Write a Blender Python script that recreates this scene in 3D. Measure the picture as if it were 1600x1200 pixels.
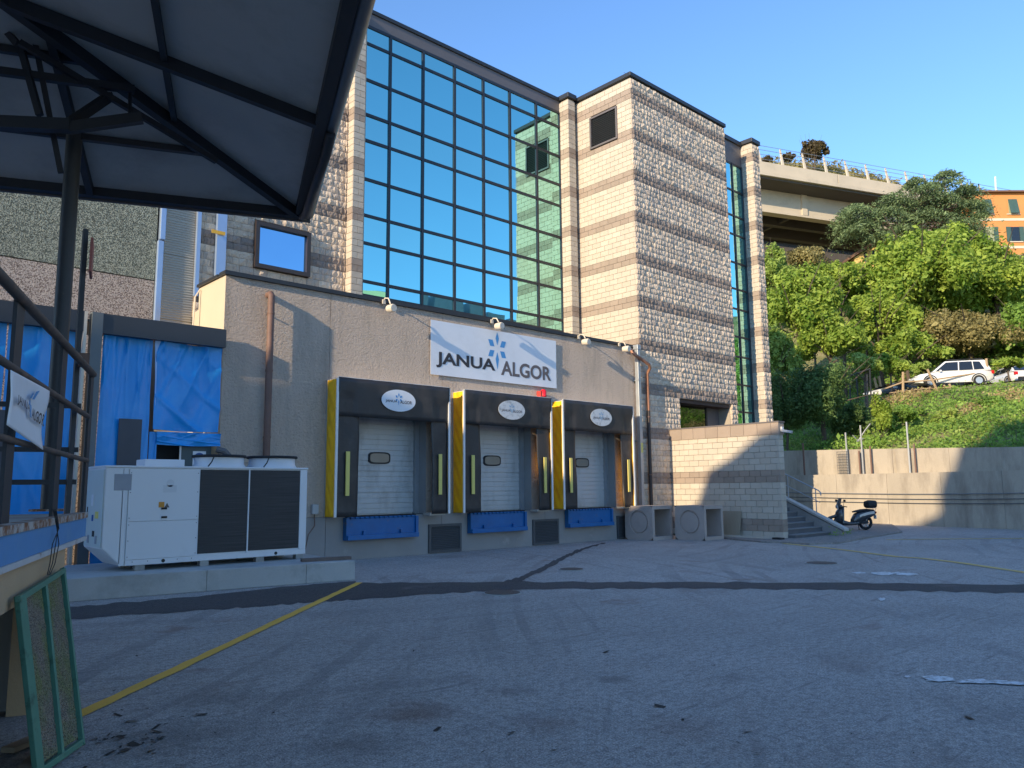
import bpy, bmesh, math, random
import numpy as np
from mathutils import Vector, Matrix
for o in list(bpy.data.objects): bpy.data.objects.remove(o)
random.seed(7); RNG=np.random.default_rng(7)
SC=bpy.context.scene; COL=SC.collection

# ---------------------------------------------------------------- camera (X along the facade, Y into the building, Z up)
FPX=1222.0; YAW=math.radians(47.36); PITCH=math.radians(7.65); ROLL=math.radians(-0.53); HC=1.75
_cy,_sy=math.cos(YAW),math.sin(YAW)
FW=np.array([math.cos(PITCH)*_cy,math.cos(PITCH)*_sy,math.sin(PITCH)])
_rt=np.array([_sy,-_cy,0.0]); _up=np.cross(_rt,FW)
RT=math.cos(ROLL)*_rt+math.sin(ROLL)*_up; UP=-math.sin(ROLL)*_rt+math.cos(ROLL)*_up
C0=np.array([0,0,HC])
def ray(x,y): return FW+RT*((x-800)/FPX)-UP*((y-600)/FPX)
def on(x,y,a,v):
    d=ray(x,y); return C0+d*((v-C0[a])/d[a])
def PX(x,y,v): return on(x,y,0,v)
def PY(x,y,v): return on(x,y,1,v)
def PZ(x,y,v=0.0): return on(x,y,2,v)
def PD(x,y,d): return C0+ray(x,y)*d
cam=bpy.data.cameras.new('camera'); camo=bpy.data.objects.new('camera',cam); COL.objects.link(camo)
cam.sensor_fit='HORIZONTAL'; cam.sensor_width=36; cam.lens=36*FPX/1600; cam.clip_end=3000; cam.clip_start=0.05
_m=Matrix.Identity(4)
for i in range(3): _m[i][0]=RT[i]; _m[i][1]=UP[i]; _m[i][2]=-FW[i]; _m[i][3]=C0[i]
camo.matrix_world=_m; SC.camera=camo
# ---------------------------------------------------------------- sky, sun, exposure
SUND=Vector((1.0,0.145,-0.335)).normalized()          # direction the light travels
W=bpy.data.worlds.new('World'); SC.world=W; W.use_nodes=True
nt=W.node_tree; bg=nt.nodes['Background']; sk=nt.nodes.new('ShaderNodeTexSky')
sk.sky_type='NISHITA'; sk.sun_disc=False; sk.sun_elevation=math.asin(-SUND.z); sk.sun_rotation=math.atan2(-SUND.x,-SUND.y)
sk.air_density=1.0; sk.dust_density=0.1; sk.ozone_density=5.4
nt.links.new(sk.outputs[0],bg.inputs[0]); bg.inputs[1].default_value=0.15
sl=bpy.data.lights.new('sun','SUN'); sl.energy=2.9; sl.angle=math.radians(0.55); sl.color=(1.0,0.81,0.55)
so=bpy.data.objects.new('sun',sl); COL.objects.link(so); so.rotation_euler=SUND.to_track_quat('-Z','Y').to_euler(); so.location=(-30,0,30)
SC.view_settings.view_transform='Standard'; SC.view_settings.look='None'; SC.view_settings.gamma=1.0
SC.view_settings.exposure=1.17
SC.render.engine='CYCLES'

# ---------------------------------------------------------------- helpers
def S(r,g,b):
    f=lambda c:(c/255/12.92 if c/255<=0.04045 else ((c/255+0.055)/1.055)**2.4)
    return (f(r),f(g),f(b))
MATS={}
def mat(name,col,rough=0.7,var=0.15,vs=3.0,bump=0.0,bs=40.0,metal=0.0,spec=0.5,dirt=None,ds=0.6,dcut=(0.5,0.7),isl=0.0,col2=None,stretch=None,coat=0.0,bump2=0.0,bs2=6.0,fine=0.0,fs=80.0):
    """painted / mineral surface: base colour with soft noise variation, optional dirt patches, bump"""
    if name in MATS: return MATS[name]
    m=bpy.data.materials.new(name); m.use_nodes=True; MATS[name]=m
    n=m.node_tree.nodes; l=m.node_tree.links; p=n['Principled BSDF']
    geo=n.new('ShaderNodeNewGeometry'); pos=geo.outputs['Position']
    if stretch:
        mp=n.new('ShaderNodeMapping'); mp.inputs['Scale'].default_value=stretch; l.new(pos,mp.inputs[0]); pos=mp.outputs[0]
    def noise(scale,detail=4,rough_=0.6,src=None):
        t=n.new('ShaderNodeTexNoise'); t.inputs['Scale'].default_value=scale; t.inputs['Detail'].default_value=detail; t.inputs['Roughness'].default_value=rough_
        l.new(src or pos,t.inputs['Vector']); return t.outputs['Fac']
    def math_(op,a,b=None):
        t=n.new('ShaderNodeMath'); t.operation=op
        for i,x in enumerate((a,b)):
            if x is None: continue
            if isinstance(x,(int,float)): t.inputs[i].default_value=x
            else: l.new(x,t.inputs[i])
        return t.outputs[0]
    fac=math_('ADD',math_('MULTIPLY',noise(vs),2*var),1-var)
    if fine: fac=math_('MULTIPLY',fac,math_('ADD',math_('MULTIPLY',noise(fs,2,0.8,geo.outputs['Position']),2*fine),1-fine))
    if isl:
        oi=n.new('ShaderNodeObjectInfo'); r=math_('FRACT',math_('ADD',geo.outputs['Random Per Island'],oi.outputs['Random']))
        fac=math_('MULTIPLY',fac,math_('ADD',math_('MULTIPLY',r,2*isl),1-isl))
    mx=n.new('ShaderNodeMix'); mx.data_type='RGBA'; mx.blend_type='MULTIPLY'; mx.inputs[0].default_value=1
    mx.inputs[6].default_value=(*col,1); l.new(fac,mx.inputs[7]); out=mx.outputs[2]
    if dirt:
        rp=n.new('ShaderNodeValToRGB'); rp.color_ramp.elements[0].position=dcut[0]; rp.color_ramp.elements[1].position=dcut[1]
        l.new(noise(ds,6,0.7),rp.inputs[0]); m2=n.new('ShaderNodeMix'); m2.data_type='RGBA'
        l.new(rp.outputs[0],m2.inputs[0]); l.new(out,m2.inputs[6]); m2.inputs[7].default_value=(*dirt,1); out=m2.outputs[2]
    if isl and col2:
        m3=n.new('ShaderNodeMix'); m3.data_type='RGBA'; l.new(math_('MULTIPLY',math_('POWER',math_('FRACT',math_('MULTIPLY',r,7.31)),2.0),0.8),m3.inputs[0]); l.new(out,m3.inputs[6]); m3.inputs[7].default_value=(*col2,1); out=m3.outputs[2]
    l.new(out,p.inputs['Base Color'])
    p.inputs['Roughness'].default_value=rough; p.inputs['Metallic'].default_value=metal; p.inputs['Specular IOR Level'].default_value=spec
    p.inputs['Coat Weight'].default_value=coat
    if bump or bump2:
        b=n.new('ShaderNodeBump'); b.inputs['Strength'].default_value=1.0; b.inputs['Distance'].default_value=1.0
        h=math_('MULTIPLY',noise(bs,5,0.7,geo.outputs['Position']),bump)
        if bump2: h=math_('ADD',h,math_('MULTIPLY',noise(bs2,3,0.5,geo.outputs['Position']),bump2))
        l.new(h,b.inputs['Height']); l.new(b.outputs[0],p.inputs['Normal'])
    return m
class MB:
    def __init__(s): s.v=[]; s.f=[]
    def add(s,vs,fs):
        b=len(s.v); s.v+= [tuple(float(c) for c in v) for v in vs]; s.f+=[tuple(b+i for i in f) for f in fs]; return s
    def box(s,x0,x1,y0,y1,z0,z1):
        return s.add([(x0,y0,z0),(x1,y0,z0),(x1,y1,z0),(x0,y1,z0),(x0,y0,z1),(x1,y0,z1),(x1,y1,z1),(x0,y1,z1)],
          [(0,3,2,1),(4,5,6,7),(0,1,5,4),(1,2,6,5),(2,3,7,6),(3,0,4,7)])
    def obox(s,c,ax,ay,az,hx,hy,hz):
        c,ax,ay,az=[np.array(q,float) for q in (c,ax,ay,az)]
        vs=[c+ax*hx*i+ay*hy*j+az*hz*k for k in (-1,1) for i,j in ((-1,-1),(1,-1),(1,1),(-1,1))]
        return s.add(vs,[(0,3,2,1),(4,5,6,7),(0,1,5,4),(1,2,6,5),(2,3,7,6),(3,0,4,7)])
    def bar(s,p,q,w,h,up=(0,0,1)):
        p,q,up=[np.array(a,float) for a in (p,q,up)]; d=q-p; L=np.linalg.norm(d); d/=L
        sx=np.cross(d,up); n=np.linalg.norm(sx); sx=sx/n if n>1e-5 else np.array([1.,0,0]); u=np.cross(sx,d)
        return s.obox((p+q)/2,d,sx,u,L/2,w/2,h/2)
    def tube(s,pts,r,n=10,cap=True):
        pts=[np.array(p,float) for p in pts]; rs=r if isinstance(r,(list,tuple)) else [r]*len(pts)
        rings=[]; prev=None
        for i,p in enumerate(pts):
            t=pts[min(i+1,len(pts)-1)]-pts[max(i-1,0)]; t/=max(1e-9,np.linalg.norm(t))
            if prev is None:
                a=np.array([0,0,1.]) if abs(t[2])<0.9 else np.array([1.,0,0]); u=np.cross(t,a); u/=np.linalg.norm(u)
            else:
                u=prev-t*(prev@t); u/=max(1e-9,np.linalg.norm(u))
            prev=u; w=np.cross(t,u)
            rings.append([p+rs[i]*(math.cos(2*math.pi*k/n)*u+math.sin(2*math.pi*k/n)*w) for k in range(n)])
        vs=[v for R_ in rings for v in R_]; fs=[]
        for i in range(len(pts)-1):
            for k in range(n): a=i*n+k; b=i*n+(k+1)%n; fs.append((a,b,b+n,a+n))
        if cap: fs.append(tuple(range(n))[::-1]); fs.append(tuple((len(pts)-1)*n+k for k in range(n)))
        return s.add(vs,fs)
    def prism(s,poly,ext):
        n=len(poly); e=np.array(ext,float); a=[np.array(p,float) for p in poly]
        return s.add(a+[p+e for p in a],[tuple(range(n))[::-1],tuple(range(n,2*n))]+[(i,(i+1)%n,n+(i+1)%n,n+i) for i in range(n)])
    def poly(s,pts): return s.add(pts,[tuple(range(len(pts)))])
    def grid(s,fn,nu,nv):
        vs=[fn(i/nu,j/nv) for j in range(nv+1) for i in range(nu+1)]
        return s.add(vs,[(j*(nu+1)+i,j*(nu+1)+i+1,(j+1)*(nu+1)+i+1,(j+1)*(nu+1)+i) for j in range(nv) for i in range(nu)])
ORG={}
def tag(o,label=None,cat=None,group=None,kind=None):
    if label: o['label']=label
    if cat: o['category']=cat
    if group: o['group']=group
    if kind: o['kind']=kind
    return o
def thing(name,loc,label,cat,group=None):
    o=bpy.data.objects.new(name,None); COL.objects.link(o); o.location=loc; o.empty_display_size=0.1
    ORG[o.name]=np.array(loc,float); return tag(o,label,cat,group)
def fixn(me):
    bm=bmesh.new(); bm.from_mesh(me); bmesh.ops.recalc_face_normals(bm,faces=bm.faces); bm.to_mesh(me); bm.free()
def mk(name,mb,m,parent=None,smooth=False,bevel=0.0,origin=None,fix=True,angle=40):
    """link a mesh built in world coordinates; parts take their parent's origin"""
    if parent is not None: org=ORG[parent.name]
    elif origin is not None: org=np.array(origin,float)
    else:
        a=np.array(mb.v); org=np.array([(a[:,0].min()+a[:,0].max())/2,(a[:,1].min()+a[:,1].max())/2,a[:,2].min()])
    me=bpy.data.meshes.new(name); me.from_pydata([tuple(np.array(v)-org) for v in mb.v],[],mb.f)
    me.materials.append(m)
    if fix: fixn(me)
    o=bpy.data.objects.new(name,me); COL.objects.link(o); ORG[o.name]=org
    if parent is not None: o.parent=parent
    else: o.location=org
    if bevel:
        b=o.modifiers.new('edge','BEVEL'); b.width=bevel; b.segments=2; b.limit_method='ANGLE'
    if smooth:
        me.polygons.foreach_set('use_smooth',[True]*len(me.polygons)); 
        try: me.set_sharp_from_angle(angle=math.radians(angle))
        except Exception: pass
    return o
def struct(o): o['kind']='structure'; return o
def quads_mesh(name,V,m,parent=None,origin=(0,0,0)):
    """V: (N,4,3) world-space quads -> one mesh, fast"""
    org=ORG[parent.name] if parent is not None else np.array(origin,float)
    N=len(V); me=bpy.data.meshes.new(name); me.vertices.add(4*N); me.loops.add(4*N); me.polygons.add(N)
    me.vertices.foreach_set('co',(V.reshape(-1,3)-org).astype(np.float32).ravel())
    me.loops.foreach_set('vertex_index',np.arange(4*N,dtype=np.int32)); me.polygons.foreach_set('loop_start',np.arange(0,4*N,4,dtype=np.int32))
    me.update(calc_edges=True); me.materials.append(m)
    o=bpy.data.objects.new(name,me); COL.objects.link(o); ORG[o.name]=org
    if parent is not None: o.parent=parent
    else: o.location=org
    return o
def copy_tree(o,parent=None):
    c=o.copy(); COL.objects.link(c); c.parent=parent
    for ch in o.children: copy_tree(ch,c)
    return c
def text_mesh(body,size,bold=0.0):
    cu=bpy.data.curves.new('lettering','FONT'); cu.body=body; cu.size=size; cu.offset=bold; cu.resolution_u=4; cu.align_x='LEFT'
    t=bpy.data.objects.new('lettering',cu); COL.objects.link(t); dg=bpy.context.evaluated_depsgraph_get(); dg.update()
    me=bpy.data.meshes.new_from_object(t.evaluated_get(dg)); bpy.data.objects.remove(t); bpy.data.curves.remove(cu)
    co=np.array([v.co[:] for v in me.vertices]); fs=[tuple(p.vertices) for p in me.polygons]; bpy.data.meshes.remove(me)
    co[:,0]-=co[:,0].min(); co[:,1]-=co[:,1].min(); return co,fs
def put_text(mb,body,w,h,o,u,v,bold=0.0):
    """lettering stretched to w x h, lower-left corner at o, along u (right) and v (up)"""
    co,fs=text_mesh(body,1.0,bold); o,u,v=[np.array(q,float) for q in (o,u,v)]
    sx=w/co[:,0].max(); sy=h/co[:,1].max()
    return mb.add([o+u*(c[0]*sx)+v*(c[1]*sy) for c in co],fs)
# ================================================================ materials with their own node trees
def newmat(name):
    m=bpy.data.materials.new(name); m.use_nodes=True; return m,m.node_tree.nodes,m.node_tree.links,m.node_tree.nodes['Principled BSDF']
class NT:
    def __init__(s,name):
        s.m,s.n,s.l,s.p=newmat(name); s.pos=s.n.new('ShaderNodeNewGeometry').outputs['Position']
    def noise(s,scale,detail=5,rough=0.6,vec=None,out='Fac'):
        t=s.n.new('ShaderNodeTexNoise'); t.inputs['Scale'].default_value=scale; t.inputs['Detail'].default_value=detail; t.inputs['Roughness'].default_value=rough
        s.l.new(vec or s.pos,t.inputs['Vector']); return t.outputs[out]
    def vor(s,scale,feature='F1',vec=None,out='Distance'):
        t=s.n.new('ShaderNodeTexVoronoi'); t.feature=feature; t.inputs['Scale'].default_value=scale; s.l.new(vec or s.pos,t.inputs['Vector']); return t.outputs[out]
    def map(s,scale=(1,1,1),rot=(0,0,0),loc=(0,0,0)):
        t=s.n.new('ShaderNodeMapping'); t.inputs['Scale'].default_value=scale; t.inputs['Rotation'].default_value=rot; t.inputs['Location'].default_value=loc; s.l.new(s.pos,t.inputs[0]); return t.outputs[0]
    def ramp(s,x,*st):
        t=s.n.new('ShaderNodeValToRGB'); e=t.color_ramp.elements
        while len(e)<len(st): e.new(0.5)
        for i,(p,c) in enumerate(st): e[i].position=p; e[i].color=(*c,1) if isinstance(c,tuple) else (c,c,c,1)
        s.l.new(x,t.inputs[0]); return t.outputs[0]
    def math(s,op,a,b=0.5):
        t=s.n.new('ShaderNodeMath'); t.operation=op
        for i,x in enumerate((a,b)):
            if isinstance(x,(int,float)): t.inputs[i].default_value=x
            else: s.l.new(x,t.inputs[i])
        return t.outputs[0]
    def mix(s,f,a,b,mode='MIX'):
        t=s.n.new('ShaderNodeMix'); t.data_type='RGBA'; t.blend_type=mode
        for i,x in ((0,f),(6,a),(7,b)):
            if isinstance(x,(int,float)): t.inputs[i].default_value=x if i==0 else (x,x,x,1)
            elif isinstance(x,tuple): t.inputs[i].default_value=(*x,1)
            else: s.l.new(x,t.inputs[i])
        return t.outputs[2]
    def fin(s,col,rough=0.8,h=None,dist=0.01,metal=0.0,spec=0.5):
        if isinstance(col,tuple): s.p.inputs['Base Color'].default_value=(*col,1)
        else: s.l.new(col,s.p.inputs['Base Color'])
        if isinstance(rough,(int,float)): s.p.inputs['Roughness'].default_value=rough
        else: s.l.new(rough,s.p.inputs['Roughness'])
        s.p.inputs['Metallic'].default_value=metal; s.p.inputs['Specular IOR Level'].default_value=spec
        if h is not None:
            b=s.n.new('ShaderNodeBump'); b.inputs['Distance'].default_value=dist; b.inputs['Strength'].default_value=1.0; s.l.new(h,b.inputs['Height']); s.l.new(b.outputs[0],s.p.inputs['Normal'])
        return s.m
def asphalt(name,base,dark,stain,scr=0.6,spots=()):
    t=NT(name)
    big=t.noise(0.16,5,0.6); mid=t.noise(1.1,6,0.7); fine=t.noise(55,3,0.8); ag=t.vor(70)
    c=t.mix(t.ramp(big,(0.35,0.0),(0.68,1.0)),dark,base)
    c=t.mix(t.math('MULTIPLY',t.ramp(mid,(0.38,1.0),(0.6,0.0)),0.5),c,tuple(x*0.62 for x in base))
    sp=t.ramp(fine,(0.3,0.35),(0.5,1.0),(0.72,1.9)); c=t.mix(0.85,c,t.mix(1.0,c,sp,'MULTIPLY')); sp2=t.ramp(t.noise(14,4,0.75),(0.34,0.55),(0.5,1.0),(0.66,1.3)); c=t.mix(0.8,c,t.mix(1.0,c,sp2,'MULTIPLY'))
    bits=t.ramp(t.vor(26),(0.05,1.0),(0.11,0.0)); c=t.mix(t.math('MULTIPLY',bits,0.35),c,(0.36,0.36,0.35))
    # drag scratches, roughly along the lorry tracks
    sc=t.noise(1.0,6,0.75,t.map((0.7,7.5,1),(0,0,math.radians(-24)))); c=t.mix(t.math('MULTIPLY',t.ramp(sc,(0.58,0.0),(0.66,1.0)),scr),c,tuple(x*0.45 for x in base))
    # hairline cracks, warped
    w=t.mix(0.12,t.pos,t.noise(1.3,4,0.6,None,'Color'),'ADD'); cr=t.vor(0.33,'DISTANCE_TO_EDGE',w); 
    c=t.mix(t.math('MULTIPLY',t.ramp(cr,(0.0,1.0),(0.004,0.0)),t.ramp(t.noise(0.5),(0.56,0.0),(0.66,0.35))),c,(0.05,0.05,0.05))
    st=t.math('MULTIPLY',t.ramp(t.noise(0.55,5,0.65,t.map((1,1,1),(0,0,0),(7.3,2.1,0))),(0.6,0.0),(0.75,1.0)),t.ramp(mid,(0.4,0.2),(0.6,1.0))); c=t.mix(t.math('MULTIPLY',st,0.6),c,stain)
    # tyre arcs and rusty spots
    for (cx,cy,sc_,am) in ((34.0,-14.0,2.3,.55),(-9.0,22.0,2.6,.5),(14.0,30.0,2.0,.4)):
        vm=t.n.new('ShaderNodeVectorMath'); vm.operation='DISTANCE'; t.l.new(t.pos,vm.inputs[0]); vm.inputs[1].default_value=(cx,cy,0)
        nz=t.n.new('ShaderNodeTexNoise'); nz.noise_dimensions='1D'; nz.inputs['Scale'].default_value=sc_; nz.inputs['Detail'].default_value=3; t.l.new(vm.outputs['Value'],nz.inputs['W'])
        mk_=t.math('MULTIPLY',t.ramp(nz.outputs['Fac'],(0.57,0.0),(0.63,1.0)),t.ramp(t.noise(0.28,4,0.6,t.map((1,1,1),(0,0,0),(cx,cy,3))),(0.46,0.0),(0.6,am)))
        c=t.mix(t.math('MULTIPLY',mk_,scr),c,tuple(x*0.4 for x in base))
    rs=t.ramp(t.noise(0.8,4,0.6,t.map((1,1,1),(0,0,0),(3.1,8.7,1))),(0.66,0.0),(0.74,0.7)); c=t.mix(rs,c,stain)
    for (sx_,sy_,sr_,am,cc) in spots:
        vm=t.n.new('ShaderNodeVectorMath'); vm.operation='DISTANCE'; t.l.new(t.pos,vm.inputs[0]); vm.inputs[1].default_value=(sx_,sy_,0)
        q=t.math('ADD',t.math('DIVIDE',vm.outputs['Value'],sr_),t.math('MULTIPLY',t.math('SUBTRACT',t.noise(2.6,6,.75),.5),2.2)); c=t.mix(t.ramp(q,(.2,am*.7),(1.0,0.0)),c,cc)
    h=t.math('ADD',t.math('MULTIPLY',ag,0.5),t.math('MULTIPLY',fine,0.8))
    return t.fin(c,t.ramp(mid,(0.3,0.72),(0.7,0.93)),h,0.006)
M_ASPH=asphalt('asphalt',(0.45,0.41,0.375),(0.35,0.32,0.29),(0.23,0.155,0.12),.75,[(*PZ(x_,y_)[:2],r_,a_,c_) for x_,y_,r_,a_,c_ in ((640,1115,.42,.8,(.14,.075,.05)),(845,1130,.30,.5,(.15,.09,.07)),(1060,1135,.35,.45,(.15,.09,.07)),(960,1062,.22,.7,(.10,.09,.08)),(800,1080,.25,.6,(.12,.10,.09)),(560,1165,.40,.6,(.10,.085,.075)),(250,1160,.8,.55,(.12,.10,.085)),(1150,1060,.25,.5,(.1,.09,.08)),(700,870,.7,.7,(.13,.11,.10)),(340,1090,.45,.5,(.13,.115,.10)))])
M_PATCH=asphalt('asphalt_patch',(0.085,0.076,0.074),(0.058,0.053,0.052),(0.14,0.12,0.11),0.1)
def paint(name,col,under,cut):
    t=NT(name); w=t.math('MULTIPLY',t.ramp(t.noise(9,7,0.8),(cut,0.0),(cut+0.12,1.0)),1.0)
    c=t.mix(t.noise(2.5,4),tuple(x*0.72 for x in col),col); c=t.mix(w,c,under); return t.fin(c,0.75,t.noise(60,3),0.003)
M_YELLOW=paint('yellow_road_paint',(0.95,0.53,0.07),(0.36,0.31,0.25),0.60)
M_YPALE=paint('worn_yellow_road_paint',(0.75,0.52,0.17),(0.3,0.28,0.25),0.54)
M_WHITE=paint('white_road_paint',(0.85,0.86,0.86),(0.40,0.37,0.34),0.47)
M_CONC=mat('concrete',(0.36,0.355,0.335),0.85,0.18,1.3,0.004,45,dirt=(0.17,0.165,0.15),ds=0.9,dcut=(0.52,0.8),fine=0.12,fs=30)
M_RETAIN=mat('retaining_concrete',(0.42,0.365,0.29),0.9,0.22,0.8,0.006,30,dirt=(0.23,0.195,0.155),ds=0.75,dcut=(0.46,0.74),stretch=(1.6,1.6,.45),fine=0.15,fs=25)
M_STUCCO=mat('roughcast_stucco',(0.68,0.55,0.44),0.93,0.12,0.7,0.10,17,dirt=(0.40,0.33,0.26),ds=0.8,dcut=(0.5,0.85),stretch=(2.2,2.2,0.4),bump2=0.03,bs2=48,fine=0.18,fs=42)
M_SMOOTHW=mat('smooth_cream_render',(0.55,0.47,0.35),0.9,0.08,1.0,0.002,60,dirt=(0.38,0.32,0.25),ds=0.8,dcut=(0.6,0.9))
M_BASEW=mat('grey_plinth_concrete',(0.30,0.285,0.27),0.85,0.2,1.1,0.003,40,dirt=(0.36,0.34,0.32),ds=1.6,dcut=(0.6,0.72))
M_STL=mat('light_stone_block',(0.53,0.465,0.375),0.9,0.10,2.0,0.006,55,isl=0.05,col2=(0.49,0.415,0.325),fine=0.10,fs=35)
M_STD=mat('dark_stone_block',(0.33,0.26,0.205),0.9,0.10,2.0,0.006,55,isl=0.08,fine=0.10,fs=35)
M_RSL=mat('light_split_stone',(0.72,0.57,0.42),0.93,0.16,2.0,0.035,28,isl=0.16,col2=(0.50,0.42,0.35),fine=0.2,fs=30)
M_RSD=mat('dark_split_stone',(0.34,0.26,0.205),0.93,0.16,2.0,0.035,28,isl=0.2,col2=(0.24,0.205,0.18),fine=0.2,fs=30)
M_MORT=mat('mortar',(0.38,0.33,0.265),0.95,0.15,3.0)
M_BLACKM=mat('black_metal',(0.022,0.024,0.028),0.45,0.2,4.0)
M_MULL=mat('dark_blue_mullion',(0.018,0.022,0.03),0.4,0.1,4.0)
M_FASC=mat('grey_brown_fascia',(0.13,0.115,0.115),0.5,0.08,1.5)
M_ROOF=mat('roof_gravel',(0.25,0.24,0.23),0.95,0.2,1.0)
M_GALV=mat('galvanised_steel',(0.42,0.44,0.46),0.45,0.2,3.0,metal=0.55)
M_COPPER=mat('brown_copper_pipe',(0.36,0.17,0.10),0.55,0.25,4.0,metal=0.25)
M_RUST=mat('rusty_brown_pipe',(0.17,0.095,0.07),0.65,0.3,5.0)
M_DKSTEEL=mat('dark_painted_steel',(0.026,0.028,0.033),0.6,0.35,5.0,dirt=(0.07,0.045,0.03),ds=3.0,dcut=(0.6,0.75))
M_CREAM=mat('cream_plastic',(0.66,0.58,0.46),0.5,0.08,3.0)
M_WHITEM=mat('white_metal_panel',(0.72,0.73,0.745),0.42,0.04,1.2,dirt=(0.55,0.55,0.54),ds=0.7,dcut=(0.6,0.9))
def glass(name,tint,rough,sp):
    t=NT(name); wv=t.noise(sp,2,0.4); return t.fin(tint,rough,wv,0.011,1.0)
M_GLASS=glass('blue_mirror_glass',(0.34,0.72,0.70),0.012,0.35)
M_GLASS2=glass('blue_spandrel_glass',(0.36,0.72,0.68),0.05,0.35)
M_WIN=glass('plain_window_glass',(0.30,0.52,0.72),0.02,0.5)
M_DKGL=mat('dark_window_glass',(0.012,0.014,0.016),0.06,0.0,1.0,spec=0.9)

# ================================================================ ground
mb=MB(); mb.poly([(-300,-300,0),(500,-300,0),(500,500,0),(-300,500,0)])
struct(mk('asphalt_yard',mb,M_ASPH,origin=(0,0,0)))
def jit(pts,n,a,seed=0):
    r=random.Random(seed); out=[]
    for (x0,y0),(x1,y1) in zip(pts[:-1],pts[1:]):
        for i in range(n): f=i/n; out.append((x0+(x1-x0)*f,y0+(y1-y0)*f+r.uniform(-a,a)))
    return out+[pts[-1]]
def strip(name,top,bot,z,m):
    t=[PZ(*q,z) for q in top]; b=[PZ(*q,z) for q in bot]; mb=MB(); n=len(t)
    mb.add(t+b,[(i,i+1,n+i+1,n+i) for i in range(n-1)]); o=struct(mk(name,mb,m)); return o
top=jit([(20,955),(110,948),(300,933),(440,920),(560,911),(790,909),(1000,909),(1300,910),(1600,914),(1800,918)],14,1.3,1)
bot=jit([(20,976),(110,967),(300,955),(440,944),(560,936),(790,921),(1000,919),(1300,921),(1600,927),(1800,933)],14,1.5,2)
strip('trench_patch',top,bot,0.004,M_PATCH)
top=jit([(770,914),(810,902),(850,884),(880,868),(905,858),(940,848)],10,1.3,3); bot=jit([(800,914),(824,903),(860,886),(888,870),(911,859),(947,848.6)],10,1.3,4)
strip('trench_patch_branch',top,bot,0.0065,M_PATCH)
strip('trench_patch_short',jit([(330,929),(440,917),(500,912),(556,908)],6,0.5,5),jit([(330,931.5),(440,921),(500,918),(556,913)],6,0.5,6),0.003,M_PATCH)
def line(name,pts,w,z,m,seed=1):
    P=[PZ(*q,z)[:2] for q in pts]; mb=MB(); vs=[]; r=random.Random(seed)
    Q=[]
    for a,b in zip(P[:-1],P[1:]):
        k=max(2,int(np.linalg.norm(b-a)/0.25)); Q+=[a+(b-a)*i/k for i in range(k)]
    Q.append(P[-1])
    for i,q in enumerate(Q):
        d=Q[min(i+1,len(Q)-1)]-Q[max(i-1,0)]; d/=np.linalg.norm(d); nn=np.array([-d[1],d[0]])
        vs+=[(*(q+nn*(w/2+r.uniform(-1,1)*w*0.07)),z),(*(q-nn*(w/2+r.uniform(-1,1)*w*0.07)),z)]
    mb.add(vs,[(2*i,2*i+1,2*i+3,2*i+2) for i in range(len(Q)-1)]); return struct(mk(name,mb,m))
line('yellow_line',[(80,1137),(130,1113),(350,1010),(470,953),(562,910)],0.135,0.010,M_YELLOW)
line('yellow_line_by_steps',[(1225,849),(1310,858),(1400,869.5),(1440,872),(1500,879),(1600,894),(1750,918)],0.20,0.008,M_YPALE,2)
line('yellow_line_far',[(1385,843),(1480,842),(1600,841),(1720,841)],0.20,0.008,M_YPALE,3)
def blob(name,cx,cy,rx,ry,z,m,seed,n=22,k=0.35):
    r=random.Random(seed); mb=MB(); mb.poly([PZ(cx+rx*math.cos(a)*(1-k*r.random()),cy+ry*math.sin(a)*(1-k*r.random()),z) for a in [2*math.pi*i/n for i in range(n)]])
    return struct(mk(name,mb,m))
for i,(cx,cy,rx,ry) in enumerate([(1342,895,14,1.6),(1380,896,22,3),(1418,897,20,2.6),(1400,895,9,1.5)]): blob('white_paint_mark',cx,cy,rx,ry,0.008+.001*i,M_WHITE,i)
for i,(cx,cy,rx,ry) in enumerate([(1418,1057,7,2),(1455,1058,16,4),(1470,1061,28,5),(1530,1064,50,4),(1600,1067,60,3.5),(1378,936,8,3)]): blob('white_paint_mark',cx,cy,rx,ry,0.008+.001*i,M_WHITE,i+10,k=0.5)
M_STAIN=mat('rusty_oil_stain',(0.085,0.062,0.052),0.8,0.3,8.0)
M_IRON=mat('cast_iron_cover',(0.07,0.055,0.05),0.6,0.3,20.0,0.006,60)
def cover(px,py,r,label):
    c=PZ(px,py,0); t=thing('manhole_cover',(c[0],c[1],0.0),label,'manhole cover','manhole covers in the yard')
    mb=MB(); mb.tube([(c[0],c[1],0.001),(c[0],c[1],0.014)],r*1.12,28); mb2=MB(); mb2.tube([(c[0],c[1],0.010),(c[0],c[1],0.02)],r,28)
    mk('frame_ring',mb,M_CONC,t); mk('lid',mb2,M_IRON,t)
cover(785,927,0.30,'rusty round cover just below the dark trench patch'); cover(1284,880.5,0.33,'round iron cover in front of the steps beside the yellow line'); cover(893,890,0.25,'small round cover right of the branching trench patch')
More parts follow.
